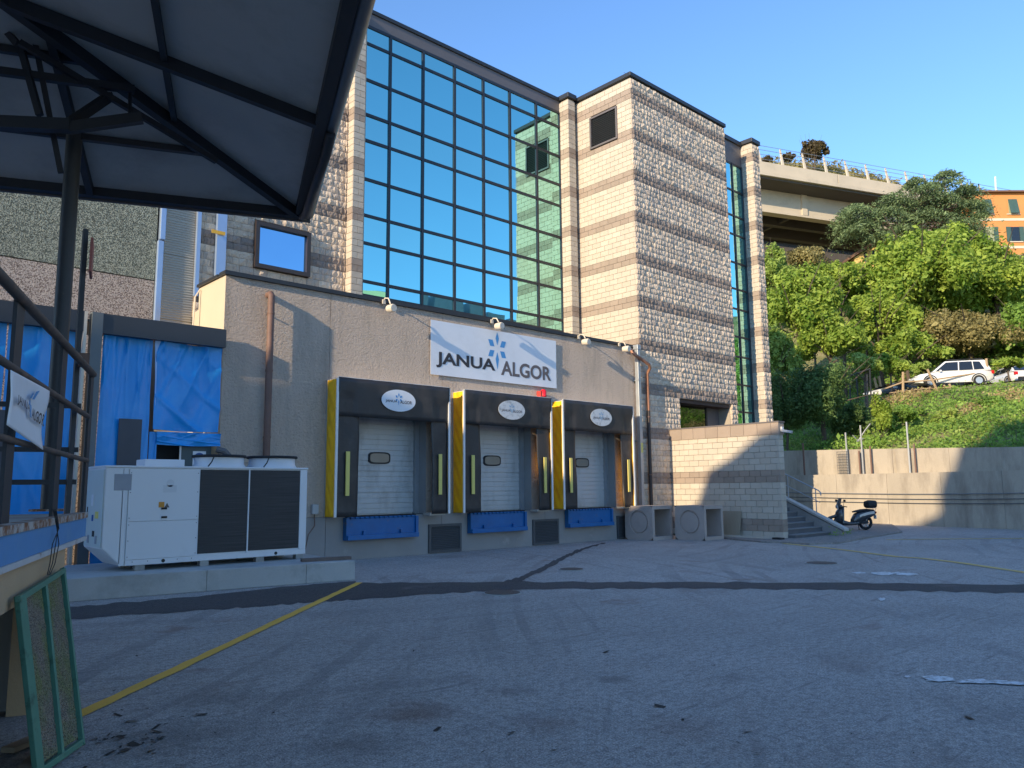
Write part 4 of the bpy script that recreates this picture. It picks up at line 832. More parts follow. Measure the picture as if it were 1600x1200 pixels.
for z in (1.5,1.0): m=MB(); m.tube([(x1,15.5,z),(x1+.16,15.5,z),(x1+.2,15.5,z-.03)],.07,10); mk('pipe_stub',m,mat('lagged_pipe',(.55,.56,.57),.4,.1,metal=.3),CH,smooth=True)
m=MB(); m.tube([(x1+.16,15.5,1.5),(x1+.2,15.9,1.4),(x1+.22,16.1,.7),(x1+.2,16.4,.45)],.07,10); mk('pipe_stub',m,MATS['lagged_pipe'],CH,smooth=True)
T=tag(mk('timber_plank',MB().bar((7.55,14.35,.405),(8.5,14.1,.405),.16,.06),mat('grey_timber',(.17,.13,.11),.9,.2,8.0)),'short dark timber plank lying on the plinth right of the chiller','plank')
# ================================================================ raised platform at left foreground
az=math.radians(68.7); U=np.array([math.cos(az),math.sin(az),0]); Vv=np.array([math.sin(az),-math.cos(az),0]); ZP=1.56
E1=PZ(136,800,ZP); E1[2]=0
def LP(u,v,z): return E1+U*u+Vv*v+np.array([0,0,z])         # u<=0 toward the camera, v<0 to the left
def lbox(mb,u0,u1,v0,v1,z0,z1): 
    return mb.obox(LP((u0+u1)/2,(v0+v1)/2,(z0+z1)/2),U,Vv,(0,0,1),(u1-u0)/2,(v1-v0)/2,(z1-z0)/2)
PLT=thing('raised_platform',tuple(LP(-2,-1.5,0)),'raised loading platform with rusty edge and blue beam in the left foreground','platform')
M_RUSTED=NT('rusty_flaking_paint'); _r=M_RUSTED.ramp(M_RUSTED.noise(6,7,.75),(.42,0.0),(.56,1.0)); M_RUSTEDm=M_RUSTED.fin(M_RUSTED.mix(_r,(.42,.40,.37),(.20,.085,.035)),.85,M_RUSTED.noise(30),.004)
M_BLBEAM=mat('faded_blue_beam',(.085,.25,.50),.6,.18,1.2,.002,30,dirt=(.15,.30,.46),ds=1.5,dcut=(.5,.8))
m=MB(); lbox(m,-7,0,-3,-.02,1.40,ZP-.012); mk('deck',m,M_CONC,PLT)
m=MB(); lbox(m,-7,.0,-.10,.012,ZP-.055,ZP); mk('edge_angle',m,M_RUSTEDm,PLT)
m=MB(); lbox(m,-7,-.01,-.06,.0,1.325,ZP-.056); mk('blue_beam',m,M_BLBEAM,PLT); m=MB(); lbox(m,-3,-.01,-2.9,-.07,1.325,1.40); mk('cross_beam',m,M_BLBEAM,PLT)
m=MB(); lbox(m,-7,-.01,-.09,.014,1.285,1.324); mk('bottom_flange',m,mat('chipped_white_paint',(.5,.5,.5),.7,.2,4.0,dirt=(.22,.14,.09),ds=5,dcut=(.55,.7)),PLT)
M_OCHRE=mat('ochre_plaster',(.48,.34,.20),.9,.12,1.5,.003,40,dirt=(.36,.27,.18),ds=1.4,dcut=(.5,.85))
m=MB(); lbox(m,-7,-1.02,-.30,-.025,1.02,1.284); mk('lintel',m,M_OCHRE,PLT); m=MB(); lbox(m,-1.5,-1.02,-.30,-.027,0,1.0195); mk('pillar',m,M_OCHRE,PLT); m=MB(); lbox(m,-7,-4.6,-.30,-.027,0,1.0195); mk('pillar',m,M_OCHRE,PLT)
m=MB(); lbox(m,-7,-1.0,-3,-2.8,0,1.4); mk('rear_wall',m,M_BASEW,PLT); m=MB(); lbox(m,-1.3,-1.03,-2.8,-.31,0,1.39); mk('end_wall',m,M_BASEW,PLT)
# railing
RL=thing('platform_railing',tuple(LP(-2,-.2,ZP)),'dark rusty pipe railing with flat posts on the raised platform','railing')
M_PIPE=mat('rust_brown_pipe',(.075,.058,.05),.65,.3,6.0,dirt=(.16,.10,.07),ds=4,dcut=(.5,.7))
def vz(px_,py_,v):            # height on the vertical plane of the platform edge offset v
    n=Vv; d=ray(px_,py_); t=((LP(0,v,0)-C0)@n)/(d@n); return C0+d*t
pv=-.08
for (p,q,r) in (((-60,372),(146,583),.036),((-60,532),(138,647),.026),((-60,668),(136,719),.024)):
    A=vz(*p,pv); Bq=vz(*q,pv); zc=(A[2]+Bq[2])/2; A[2]=Bq[2]=zc; m=MB(); m.tube([A,Bq],r,12); mk('rail_pipe',m,M_PIPE,RL,smooth=True)
zr=vz(146,583,pv)[2]
for (pa,pb) in ((-8,21),(64,101),(121,140)):
    A=vz(pa,780,pv-.02); Bq=vz(pb,780,pv-.02); mid=(A+Bq)/2; w=np.linalg.norm((Bq-A)[:2]); w=min(w,.22)
    m=MB(); m.obox((mid[0],mid[1],(ZP-.012+zr)/2),U,Vv,(0,0,1),w/2,.012,(zr-ZP+.012)/2); mk('flat_post',m,M_DKSTEEL,RL)
for z_ in (2.62,2.18,1.86):        # return rails across the platform end
    m=MB(); m.bar(LP(-.10,-.1,z_),LP(-.10,-2.9,z_),.03,.05); mk('return_rail',m,M_DKSTEEL,RL)
m=MB(); lbox(m,-.13,-.07,-2.95,-2.88,ZP-.012,2.9); mk('flat_post',m,M_DKSTEEL,RL)
# banner tied on the railing
T=thing('cloth_banner',tuple(vz(40,705,pv+.07)),'small crumpled white banner with lettering and blue logo tied to the railing','banner')
q0,q1,q2,q3=[vz(*p,pv+.055) for p in ((11,664),(66,703),(77,611),(17,578))]
mid=vz(80,650,pv+.055)
def bn(u,v):
    a=q0+(q1-q0)*u; b=q3+(q2-q3)*u; p=a+(b-a)*v; edge=abs(2*u-1)
    pull=.05*math.sin(v*math.pi)*(u**2); p=p-U*pull*1.5+Vv*(.010*math.sin(u*5+v*3)*math.sin(v*3.1)+.007*math.sin(v*7+u*2)*u); return p
m=MB(); m.grid(bn,20,20); o=mk('cloth',m,M_LOGOW,T,smooth=True,fix=False); sm=o.modifiers.new('t','SOLIDIFY'); sm.thickness=.003
def onb(co,fs,u0,v0,w,h,mb):
    sx=w/max(1e-6,co[:,0].max()); sy=h/max(1e-6,co[:,1].max()); mb.add([np.array(bn(u0+c[0]*sx,v0+c[1]*sy))+Vv*.024-U*.004 for c in co],fs)
m=MB(); co,fs=text_mesh('JANUA',1,.02); onb(co,fs,.06,.40,.41,.19,m); mk('lettering',m,M_INK,T,fix=False); m=MB(); co,fs=text_mesh('ALGOR.',1,.02); onb(co,fs,.53,.36,.42,.19,m); mk('lettering',m,M_INK,T,fix=False)
m=MB(); co=np.array([(0,0,0),(.5,.1,0),(1,1,0),(.4,.8,0),(.0,.9,0),(.1,.4,0)]); onb(co,[(0,1,2,3)],.50,.68,.12,.2,m); onb(co,[(0,1,2,3)],.44,.68,.08,.12,m); onb(np.array([(0,0,0),(1,0,0),(1,1,0),(0,1,0)],float),[(0,1,2,3)],.46,.36,.05,.22,m); onb(np.array([(0,0,0),(1,0,0),(.7,1,0),(0,1,0)],float),[(0,1,2,3)],.42,.56,.06,.09,m); mk('snowflake',m,M_LBLUE,T,fix=False)
# cables hanging
T=thing('hanging_cables',tuple(vz(85,850,.03)),'black cables hanging over the blue platform edge','cable')
for k in range(3):
    A=vz(84+2*k,798,.015); pts=[vz(84+2*k,795,-.1),A,vz(89+1.5*k,826,.03),vz(92-5*k,850,.035),vz(86-4*k,880,.03),vz(78-2*k,898,.03)]; m=MB(); m.tube(pts,.0035,6); mk('cable',m,M_BLKR,T,smooth=True)
# green mesh panel leaning under the platform
gb0,gb1=PZ(52,1215,.02),PZ(127,1163,.02); gt0,gt1=[vz(*p,.02) for p in ((21,935),(97,888))]
T=thing('green_mesh_panel',tuple((gb0+gb1)/2),'green metal framed panel with mossy mesh leaning under the platform','panel')
M_GREEN=mat('flaking_green_paint',(.075,.20,.135),.6,.2,4.0,dirt=(.035,.09,.06),ds=6,dcut=(.55,.7)); 
t_=NT('mossy_mesh'); _f=t_.ramp(t_.vor(75),(.1,0.0),(.5,1.0)); M_MOSS=t_.fin(t_.mix(t_.ramp(t_.noise(3,5),(.4,0.0),(.65,1.0)),t_.mix(_f,(.045,.038,.028),(.26,.22,.165)),t_.mix(_f,(.04,.055,.015),(.20,.23,.075))),.95,t_.vor(75),.02)
gp=lambda u,v:(gb0+(gb1-gb0)*u)*(1-v)+(gt0+(gt1-gt0)*u)*v
nn=np.cross(gb1-gb0,gt0-gb0); nn/=np.linalg.norm(nn); nn=nn if nn@(C0-gp(.5,.5))>0 else -nn
for a,b in ((0.16,.50),(.54,.95)):
    m=MB(); r=random.Random(3); m.grid(lambda u,v:gp(a+(b-a)*u,.04+.92*v)+nn*r.uniform(-.004,.004),14,40); o=mk('mesh_infill',m,M_MOSS,T,fix=False); sm=o.modifiers.new('t','SOLIDIFY'); sm.thickness=.012
for (u0,v0,u1,v1,w) in ((.07,0,.07,1,.085),(.52,0.02,.52,.98,.035),(.975,0,.975,1,.035),(.03,.985,1,.985,.04),(.03,.015,1,.015,.04)):
    m=MB(); m.bar(gp(u0,v0)+nn*.012,gp(u1,v1)+nn*.012,w,.035,nn); mk('frame_bar',m,M_GREEN,T,bevel=.004)
for k,(a,b) in enumerate((((12,1172),(60,1152)),((25,1215),(75,1170)))):
    A,Bq=PZ(*a,.04),PZ(*b,.04); o=mk('timber_offcut',MB().bar(A,Bq,.10,.035),mat('bare_timber',(.42,.30,.19),.85,.2,6.0)); tag(o,('short timber offcut under the platform behind the green panel','longer timber offcut lying in front under the green panel')[k],'timber')
# thin sign post behind the railing
c=LP(-.12,-.16,0); DP=(c+np.array([0,0,2.5])-C0)@FW; zt_=PD(132,345,DP)[2]
T=thing('sign_post',(c[0],c[1],ZP),'thin dark post with an edge-on red sign behind the railing','sign post')
m=MB(); m.box(c[0]-.022,c[0]+.022,c[1]-.03,c[1]+.03,ZP-.012,zt_); mk('post',m,M_DKSTEEL,T)
vd=c-C0; vd[2]=0; vd/=np.linalg.norm(vd); sd=np.array([vd[1],-vd[0],0])
m=MB(); z1_=PD(138,362,DP)[2]; z0_=PD(138,418,DP)[2]; m.obox(c+vd*.05+sd*.07+np.array([0,0,(z0_+z1_)/2]),(vd*.998+sd*.05),sd,(0,0,1),.17,.012,(z1_-z0_)/2); mk('sign_plate',m,mat('faded_red_sign',(.32,.09,.07),.6,.15),T)
m=MB(); m.obox(c+sd*.06+np.array([0,0,PD(136,560,DP)[2]]),sd,vd,(0,0,1),.05,.04,.07); mk('post_box',m,M_RUST,T)
# ================================================================ canopy
az=math.radians(66.8); cu=np.array([math.cos(az),math.sin(az),0]); cv=np.array([math.sin(az),-math.cos(az),0]); ZE=6.2; TS_=.27
K0=PZ(466,334,ZE); K0[2]=0
def LC(a,b,z=0.0): return K0-cu*a-cv*b+np.array([0,0,z])        # a: metres from rear eave toward camera, b: metres left of right eave
zu=lambda a,b:ZE+.06+TS_*min(a,b)
CN=thing('steel_canopy',tuple(PZ(76,797,ZP)),'dark hipped steel canopy with open rafters over the left foreground','canopy')
M_SHEET=mat('grey_roof_sheet',(.40,.40,.39),.7,.12,.8,dirt=(.26,.26,.255),ds=.8,dcut=(.45,.75))
AX,BX=13.0,9.0
for (tri) in ([(0,0),(0,BX),(BX,BX)],[(0,0),(BX,BX),(AX,BX),(AX,0)]):
    m=MB(); m.prism([LC(a,b,zu(a,b)) for a,b in tri],(0,0,.06)); mk('roof_sheet',m,M_SHEET,CN)
M_CST=mat('dark_canopy_steel',(.020,.022,.027),.65,.2,4.0)
def mem(p,q,w,h,nm='rafter'): m=MB(); m.bar(p,q,w,h); return mk(nm,m,M_CST,CN)
mem(LC(0,0,ZE),LC(7,7,zu(7,7)-.10),.12,.18,'hip_rafter')
aM=float(np.linalg.norm((PZ(468,187,ZE)-K0)[:2]))
for a in (aM,aM+3.4,aM+6.8): mem(LC(a,.02,ZE+.0),LC(a,min(a,6.5),zu(a,min(a,6.5))-.09),.10,.15)
for b in (3.0,6.2): mem(LC(.02,b,ZE),LC(min(b,6),b,zu(min(b,6),b)-.09),.09,.13)
for b in (1.75,3.6): mem(LC(b,b,zu(9,b)-.05),LC(AX-1,b,zu(9,b)-.05),.07,.09,'purlin')
for a in (1.2,2.6): mem(LC(a,a,zu(a,9)-.05),LC(a,BX-.5,zu(a,9)-.05),.07,.09,'purlin')
# eave beams, fascia, gutter
m=MB(); m.bar(LC(-.02,-.05,ZE+.02),LC(-.02,BX,ZE+.02),.14,.16); mk('eave_beam',m,M_CST,CN); m=MB(); m.bar(LC(-.05,-.02,ZE+.02),LC(AX,-.02,ZE+.02),.14,.16); mk('eave_beam',m,M_CST,CN)
m=MB(); m.bar(LC(-.13,-.2,ZE+.02),LC(-.13,BX,ZE+.02),.06,.20); mk('fascia',m,mat('brown_grey_fascia',(.10,.09,.085),.7,.2),CN)
m=MB(); n=10; A,Bq=LC(-.12,-.16,ZE+.07),LC(AX,-.16,ZE+.07)
m.grid(lambda u,v:A+(Bq-A)*u+np.array([0,0,-.11*math.sin(v*math.pi)])-cv*(-.10*math.cos(v*math.pi))*1.0,12,n); o=mk('gutter',m,mat('zinc_gutter',(.16,.165,.175),.4,.15,3.0,metal=.5),CN,smooth=True,fix=False); sm=o.modifiers.new('t','SOLIDIFY'); sm.thickness=.01
m=MB(); m.tube([LC(3.2,-.16,ZE-.06),LC(2.9,-.14,ZE-.20),LC(1.6,-.10,ZE-.19),LC(.4,-.08,ZE-.16),LC(.05,-.06,ZE-.06)],.06,12); mk('gutter_pipe',m,M_DKSTEEL,CN,smooth=True)
# column with bracket and ties
cb=PZ(76,797,ZP); ct=cb.copy(); ct[2]=PD(110,185,(cb-C0)@FW)[2]
m=MB(); m.tube([(cb[0],cb[1],ZP-.012),(ct[0],ct[1],ct[2]+.10)],.088,18); mk('column',m,mat('column_paint',(.028,.03,.034),.5,.3,6.0,dirt=(.10,.07,.05),ds=5,dcut=(.62,.75)),CN,smooth=True)
m=MB(); m.obox((cb[0],cb[1],ZP+.0),U,Vv,(0,0,1),.17,.17,.012); mk('base_plate',m,M_RUSTEDm,CN)
dcol=(cb-C0)@FW
def CP(px_,py_,dd=0.0): return PD(px_,py_,dcol+dd)
mem(CP(0,192),CP(112,197),.12,.14,'bracket'); mem(CP(108,200),CP(222,184,.3),.10,.12,'bracket'); mem(CP(110,192),CP(172,150,.8),.09,.10,'bracket')
mem(CP(122,214,.6),CP(318,238,1.6),.07,.07,'tie'); mem(CP(-10,60,.2),CP(320,120,1.0),.07,.07,'tie'); mem(CP(-10,110),CP(210,140,.8),.08,.09,'tie')
mem(CP(30,66),CP(338,252,1.6),.06,.07,'brace'); mem(CP(12,0,.3),CP(62,180,.1),.06,.07,'brace'); mem(CP(42,0,.3),CP(95,270,.2),.05,.06,'brace'); mem(CP(203,145,.8),CP(203,186,.5),.04,.04,'brace'); mem(CP(-5,30,.2),CP(28,70),.06,.07,'brace')
# ================================================================ retaining walls on the right
RW=[(37.6,34.0),(37.05,22.0),(36.75,14.85),(35.6,9.9),(34.6,5.0),(33.6,-2.0),(32.4,-12.0)]
def along(poly,off):
    out=[]
    for i,p in enumerate(poly):
        d=np.array(poly[min(i+1,len(poly)-1)])-np.array(poly[max(i-1,0)]); d=d/np.linalg.norm(d); out.append(np.array(p)+np.array([-d[1],d[0]])*off)   # +off = uphill (+x)
    return out
def wallseg(name,a,b,off,th,z0,z1a,z1b,m,par):
    a,b=np.array(a),np.array(b); d=(b-a)/np.linalg.norm(b-a); n=np.array([-d[1],d[0]]); a2,b2=a+n*off+d*.006,b+n*off-d*.006
    mb=MB(); P=[(*a2,z0),(*b2,z0),(*(b2+n*th),z0),(*(a2+n*th),z0),(*a2,z1a),(*b2,z1b),(*(b2+n*th),z1b),(*(a2+n*th),z1a)]
    mb.add(P,[(0,3,2,1),(4,5,6,7),(0,1,5,4),(1,2,6,5),(2,3,7,6),(3,0,4,7)]); return mk(name,mb,m,par)
LWl=thing('lower_retaining_wall',(36.7,14.8,0),'lower concrete retaining wall with thin pipes along it behind the scooter','wall')
UWl=thing('upper_retaining_wall',(37.6,14.8,2.3),'upper concrete retaining wall set back above the lower one','wall')
def zlo(p): return 2.30
def zup(y): return float(np.interp(y,[-12,5,9.9,15,22,34],[3.2,3.15,3.25,3.45,3.62,3.75]))
for i in range(len(RW)-1):
    a,b=np.array(RW[i]),np.array(RW[i+1]); L_=np.linalg.norm(b-a); k=max(1,int(round(L_/2.6)))
    for j in range(k):
        p,q=a+(b-a)*j/k,a+(b-a)*(j+1)/k
        wallseg('wall_panel',p,q,0,.75,0,2.30,2.30,M_RETAIN,LWl); wallseg('wall_panel',p,q,.755,.3,2.0,zup(p[1]),zup(q[1]),M_RETAIN,UWl)
for p_ in RW[1:-1]:
    m=MB(); m.box(p_[0]+.80,p_[0]+1.02,p_[1]-.16,p_[1]+.16,2.0,zup(p_[1])-.012); mk('corner_post',m,M_RETAIN,UWl)
off=along(RW,-.06)
for z,r in ((1.42,.024),(1.20,.016),(1.02,.016)):
    pts=[]
    for i in range(len(off)-1):
        for j in range(4): p=off[i]+(off[i+1]-off[i])*j/4; pts.append((p[0],p[1],z+.05*math.sin(p[1]*.35)))
    m=MB(); m.tube(pts,r,6); mk('wall_pipe',m,M_GRILL if z<1.4 else mat('grey_handrail',(.2,.2,.2),.5),LWl)
off=along(RW,.5)
fp_=thing('wire_fence',(37.3,15.5,2.3),'sparse rusty fence posts with a patch of wire mesh along the retaining wall','fence')
for (pxx,ztop) in ((1324,4.3),(1343,3.4),(1348,4.6),(1361,3.6),(1421,4.6),(1430,3.6),(1256,3.9)):
    d=ray(pxx,720); t=37.25/d[0]; p=C0+d*t; 
    for it in range(3):
        xw=float(np.interp(p[1],[q[1] for q in off[::-1]],[q[0] for q in off[::-1]])); p=C0+d*(xw/d[0])
    m=MB(); m.box(p[0]-.03,p[0]+.03,p[1]-.03,p[1]+.03,2.30,ztop); mk('post',m,M_GALV if ztop>4.2 else M_RUST,fp_)
pa=PX(1308,720,37.3); pb=PX(1325,720,37.25)
m=MB()
for i in range(9): f=i/8; p=pa+(pb-pa)*f; m.tube([(p[0],p[1],2.3),(p[0],p[1],3.4)],.008,4)
for i in range(9): z=2.35+i*.13; m.tube([(pa[0],pa[1],z),(pb[0],pb[1],z)],.008,4)
mk('mesh_patch',m,M_GRILL,fp_)
# ================================================================ hillside
def hz(x,y):
    xw=np.interp(y,[-12,5,9.9,15,22,34],[33.2,35.4,36.4,37.6,37.9,38.5])+.3; s=x-xw
    base=np.interp(s,[-1,0,1.0,6,14.5,16.5,24.5,28,38,55,75,120,200],[2.9,3.0,3.3,4.7,7.4,7.9,8.1,10.5,16.0,23.0,28.5,36,52])
    r=.35*np.sin(x*.31+y*.17)+.25*np.sin(x*.13-y*.41+1)
    return base+r*np.clip((s-2)/6,0,1)*np.where((s>14)&(s<26),.15,1.0)
nx,ny=90,120; xs_=np.concatenate([np.linspace(0,1,60)**1.4*90,np.linspace(92,190,31)]); ys_=np.linspace(-70,110,ny)
vs=[];fs=[]
for j,y in enumerate(ys_):
    xw=float(np.interp(y,[-12,5,9.9,15,22,34],[33.2,35.4,36.4,37.6,37.9,38.5]))+.25
    for i,s in enumerate(xs_): vs.append((xw+s,y,float(hz(np.array(xw+s),np.array(y)))))
n1=len(xs_)
for j in range(ny-1):
    for i in range(n1-1): fs.append((j*n1+i,j*n1+i+1,(j+1)*n1+i+1,(j+1)*n1+i))
t=NT('grassy_slope'); gn=t.noise(.5,6,.7); gf=t.noise(9,4,.7)
col=t.mix(t.ramp(gn,(.38,0.0),(.62,1.0)),(.17,.19,.05),(.34,.29,.14)); col=t.mix(.8,col,t.mix(1.0,col,t.ramp(gf,(.3,.4),(.7,1.5)),'MULTIPLY'))
M_GRASS=t.fin(col,.95,gf,.12)
struct(mk('hillside',MB().add(vs,fs),M_GRASS,origin=(60,15,0),smooth=True,fix=False))
m=MB(); m.grid(lambda u,v:((lambda x,y:(x,y,float(hz(np.array(x),np.array(y)))+.06))(float(np.interp(-5+v*60,[-12,5,9.9,15,22,34],[33.2,35.4,36.4,37.6,37.9,38.5]))+17.2+u*7.2,-5+v*60)),6,40); struct(mk('terrace_road',m,asphalt('terrace_asphalt',(.20,.19,.18),(.16,.155,.15),(.12,.11,.1),.2),smooth=True,fix=False))
# far hill behind the viaduct
hl=[(1100,225,168),(1190,248,166),(1240,246,163),(1300,252,160),(1360,268,158),(1405,283,155),(1460,312,150),(1520,345,150)]
m=MB(); T_=[PD(a,b+8,d) for a,b,d in hl]; vs=[]; 
for p in T_: vs+=[tuple(p),(p[0]-30,p[1]-14,max(20,p[2]-22)),(p[0]-45,p[1]-20,10),(p[0]+40,p[1]+20,p[2]-10)]
for i in range(len(T_)-1):
    a=4*i; m.f+=[(a,a+4,a+5,a+1),(a+1,a+5,a+6,a+2),(a+3,a+7,a+4,a)]
m.v=[tuple(map(float,v)) for v in vs]; struct(mk('far_hill',m,M_GRASS,origin=tuple(T_[3]),smooth=True,fix=False))
# ================================================================ foliage
def leafmat(name,col,col2,tr=.42):
    m,n,l,p=newmat(name); geo=n.new('ShaderNodeNewGeometry'); oi=n.new('ShaderNodeObjectInfo')
    ad=n.new('ShaderNodeMath'); ad.operation='ADD'; l.new(geo.outputs['Random Per Island'],ad.inputs[0]); l.new(oi.outputs['Random'],ad.inputs[1]); fr=n.new('ShaderNodeMath'); fr.operation='FRACT'; l.new(ad.outputs[0],fr.inputs[0])
    nz=n.new('ShaderNodeTexNoise'); nz.inputs['Scale'].default_value=.8; nz.inputs['Detail'].default_value=3; l.new(geo.outputs['Position'],nz.inputs['Vector'])
    mx0=n.new('ShaderNodeMath'); mx0.operation='MULTIPLY_ADD'; l.new(fr.outputs[0],mx0.inputs[0]); mx0.inputs[1].default_value=.45; mx1=n.new('ShaderNodeMath'); mx1.operation='MULTIPLY_ADD'; mx1.inputs[1].default_value=1.7; mx1.inputs[2].default_value=-.58; l.new(nz.outputs['Fac'],mx1.inputs[0]); l.new(mx1.outputs[0],mx0.inputs[2])
    mx=n.new('ShaderNodeMix'); mx.data_type='RGBA'; l.new(mx0.outputs[0],mx.inputs[0]); mx.inputs[6].default_value=(*col,1); mx.inputs[7].default_value=(*col2,1)
    l.new(mx.outputs[2],p.inputs['Base Color']); p.inputs['Roughness'].default_value=.55; p.inputs['Specular IOR Level'].default_value=.25
    tl=n.new('ShaderNodeBsdfTranslucent'); l.new(mx.outputs[2],tl.inputs[0]); ms=n.new('ShaderNodeMixShader'); ms.inputs[0].default_value=tr; l.new(p.outputs[0],ms.inputs[1]); l.new(tl.outputs[0],ms.inputs[2]); l.new(ms.outputs[0],n['Material Output'].inputs[0]); return m
LF={'bright':leafmat('bright_green_leaf',(0.101,0.209,0.020),(0.492,0.600,0.110)),'mid':leafmat('mid_green_leaf',(0.078,0.167,0.026),(0.367,0.560,0.110)),'olive':leafmat('olive_leaf',(0.130,0.118,0.041),(0.530,0.453,0.185)),
    'dark':leafmat('dark_green_leaf',(0.049,0.095,0.028),(0.224,0.347,0.110)),'cedar':leafmat('cedar_needle',(0.055,0.095,0.046),(0.286,0.386,0.176),.2),'brown':leafmat('brown_leaf',(0.049,0.038,0.020),(0.204,0.164,0.084)),'lime':leafmat('lime_leaf',(0.172,0.275,0.032),(0.492,0.600,0.168)),'dry':leafmat('dry_russet_leaf',(0.281,0.152,0.072),(0.600,0.522,0.240))}
M_BARK=mat('bark',(.10,.075,.055),.95,.25,4.0,.02,12)
def leaves(P,N,s,rng,asp=.55,flat=.0):
    """leaf quads at points P, roughly facing N; each leaf is a kite folded across the stem"""
    n=len(P); d=N+rng.normal(0,.75,(n,3)); d[:,2]+=flat; d/=np.linalg.norm(d,axis=1)[:,None]+1e-9
    a=rng.normal(0,1,(n,3)); u=np.cross(d,a); u/=np.linalg.norm(u,axis=1)[:,None]+1e-9; v=np.cross(d,u); sz=(s*.68*np.exp(rng.normal(0,.30,n)))[:,None]
    return np.stack([P-u*sz*.5,P+v*sz*asp*.5+d*sz*.06,P+u*sz*.5,P-v*sz*asp*.5+d*sz*.06],1)
def crown(c,rx,ry,rz,n,s,rng,lobes=9,shell=.55):
    V=[]; L_=[]
    for k in range(int(lobes*2.6)):
        a=rng.normal(0,1,3); a/=np.linalg.norm(a); a[2]=abs(a[2])*1.0-.3; L_.append((c+a*np.array([rx,ry,rz])*rng.uniform(.45,.97),rng.uniform(.12,.34)))
    L_.append((c,.42)); tot=sum(l[1]**2 for l in L_)
    for lc,lr in L_:
        m_=int(n*lr**2/tot); d=rng.normal(0,1,(m_,3)); d/=np.linalg.norm(d,axis=1)[:,None]
        # clumps: pull directions to a few sprigs
        kn=rng.normal(0,1,(14,3)); kn/=np.linalg.norm(kn,axis=1)[:,None]; w=kn[rng.integers(0,14,m_)]; d=d*.75+w*.55; d/=np.linalg.norm(d,axis=1)[:,None]
        rr=(shell+(1-shell)*rng.random(m_)**.5)*(1+.18*rng.normal(0,1,m_)); P=lc+d*rr[:,None]*np.array([rx,ry,rz])*lr; V.append(leaves(P,d,s,rng,flat=.35))
    return np.concatenate(V)
def limbs(mb,base,c,rx,rz,rng,r0,k=11):
    top=c+np.array([0,0,rz*.3]); mid=(base+c)/2+rng.normal(0,.15,3)*np.array([1,1,0]); mb.tube([base-np.array([0,0,.3]),mid,c,top],[r0*1.25,r0,r0*.6,r0*.15],8)
    for i in range(k):
        a=rng.random()*6.28; e=c+np.array([math.cos(a)*rx*.95,math.sin(a)*rx*.95,rz*rng.uniform(-.2,.95)]); s=mid+(c-mid)*rng.uniform(.2,.9); mb.tube([s,(s+e)/2+np.array([0,0,.1*rz]),e],[r0*.5,r0*.3,r0*.08],6)
def tree(name,px_,py_,wpx,hpx,D,kind,label,n,s,group=None,cat='tree',lob=9,bare=0):
    c=PD(px_,py_,D); k=D/FPX; rx,rz=wpx*k,hpx*k; ry=rx*.85; g=float(hz(np.array(c[0]),np.array(c[1]))); base=np.array([c[0],c[1],min(g,c[2]-rz*.4)])
    seed=int(px_*7+py_*13); rng=np.random.default_rng(seed); T=thing(name,tuple(base),label,cat,group)
    quads_mesh('crown',crown(c,rx,ry,rz,int(n*1.45),s,rng,lob),LF[kind],T); m=MB(); limbs(m,base,c,rx,rz,rng,max(.05,rx*.045)); mk('trunk',m,M_BARK,T,smooth=True)
    return T
G1='broadleaf trees on the hillside'
TL=[('broadleaf_tree',1440,445,105,105,64,'bright','big bright green tree in front of the cedar and yellow gable',21000,.46,16),
('broadleaf_tree',1482,400,62,60,67,'bright','bright green tree top just below the cedar, left of the orange house',8500,.44,10),
('broadleaf_tree',1562,450,92,78,66,'bright','bright green tree below the orange house at the right edge',15000,.46,13),
('broadleaf_tree',1374,500,62,68,61,'bright','bright green tree left of the olive-brown tree',9000,.42,11),
('broadleaf_tree',1250,490,78,82,58,'bright','mid green rounded tree right beside the stone pilaster',13500,.40,13),
('broadleaf_tree',1212,430,44,56,63,'lime','pale lime green tree top below the viaduct beside the building',6500,.38,9),
('olive_tree',1264,408,36,36,66,'olive','small grey-olive tree below the viaduct girders',4200,.30,8),
('broadleaf_tree',1310,440,50,46,63,'bright','dense green tree under the viaduct right of the olive tree',7000,.38,10),
('broadleaf_tree',1345,470,50,60,66,'mid','green tree between the yellow gable and the stone pilaster tree',7000,.42,10),
('broadleaf_tree',1215,565,40,62,54,'lime','yellow-green tree low against the stone pilaster',5200,.34,9),
('broadleaf_tree',1300,535,58,48,56,'bright','spreading green tree above the shaded shrubs',8000,.38,10),
('broadleaf_tree',1420,545,60,40,57,'bright','low bright tree just above the fence and dark car',7000,.36,10),
('olive_brown_tree',1512,528,88,58,60,'olive','wide olive-brown tree just above the parked cars',15000,.32,14),
('broadleaf_tree',1602,515,46,70,58,'mid','green tree at the right edge above the cars',7000,.38,10),
('feathery_tree',1285,632,78,80,43,'dark','feathery dark green shrub tree in the building shade above the wall',17000,.20,15),
('feathery_tree',1225,640,40,80,42,'dark','dark shrub tree in shade touching the stair wall lamp',8000,.20,10),
('feathery_tree',1332,655,36,54,44,'dark','dark shrub in shade left of the sunlit ivy',6500,.19,9)]
for (nm,a,b,w,h,D,kd,lb,n,s,lo) in TL: tree(nm,a,b,w,h,D,kd,lb,n,s,G1 if nm=='broadleaf_tree' else None,lob=lo)
tree('hill_tree',1271,236,25,24,150,'brown','dark brown tree on the skyline above the viaduct',2600,.8)
tree('hill_tree',1232,246,12,10,150,'brown','small brown tree on the skyline left of the big one',600,.7)
tree('hill_tree',1199,250,9,9,150,'brown','small brown shrub on the skyline beside the building roof',400,.6)
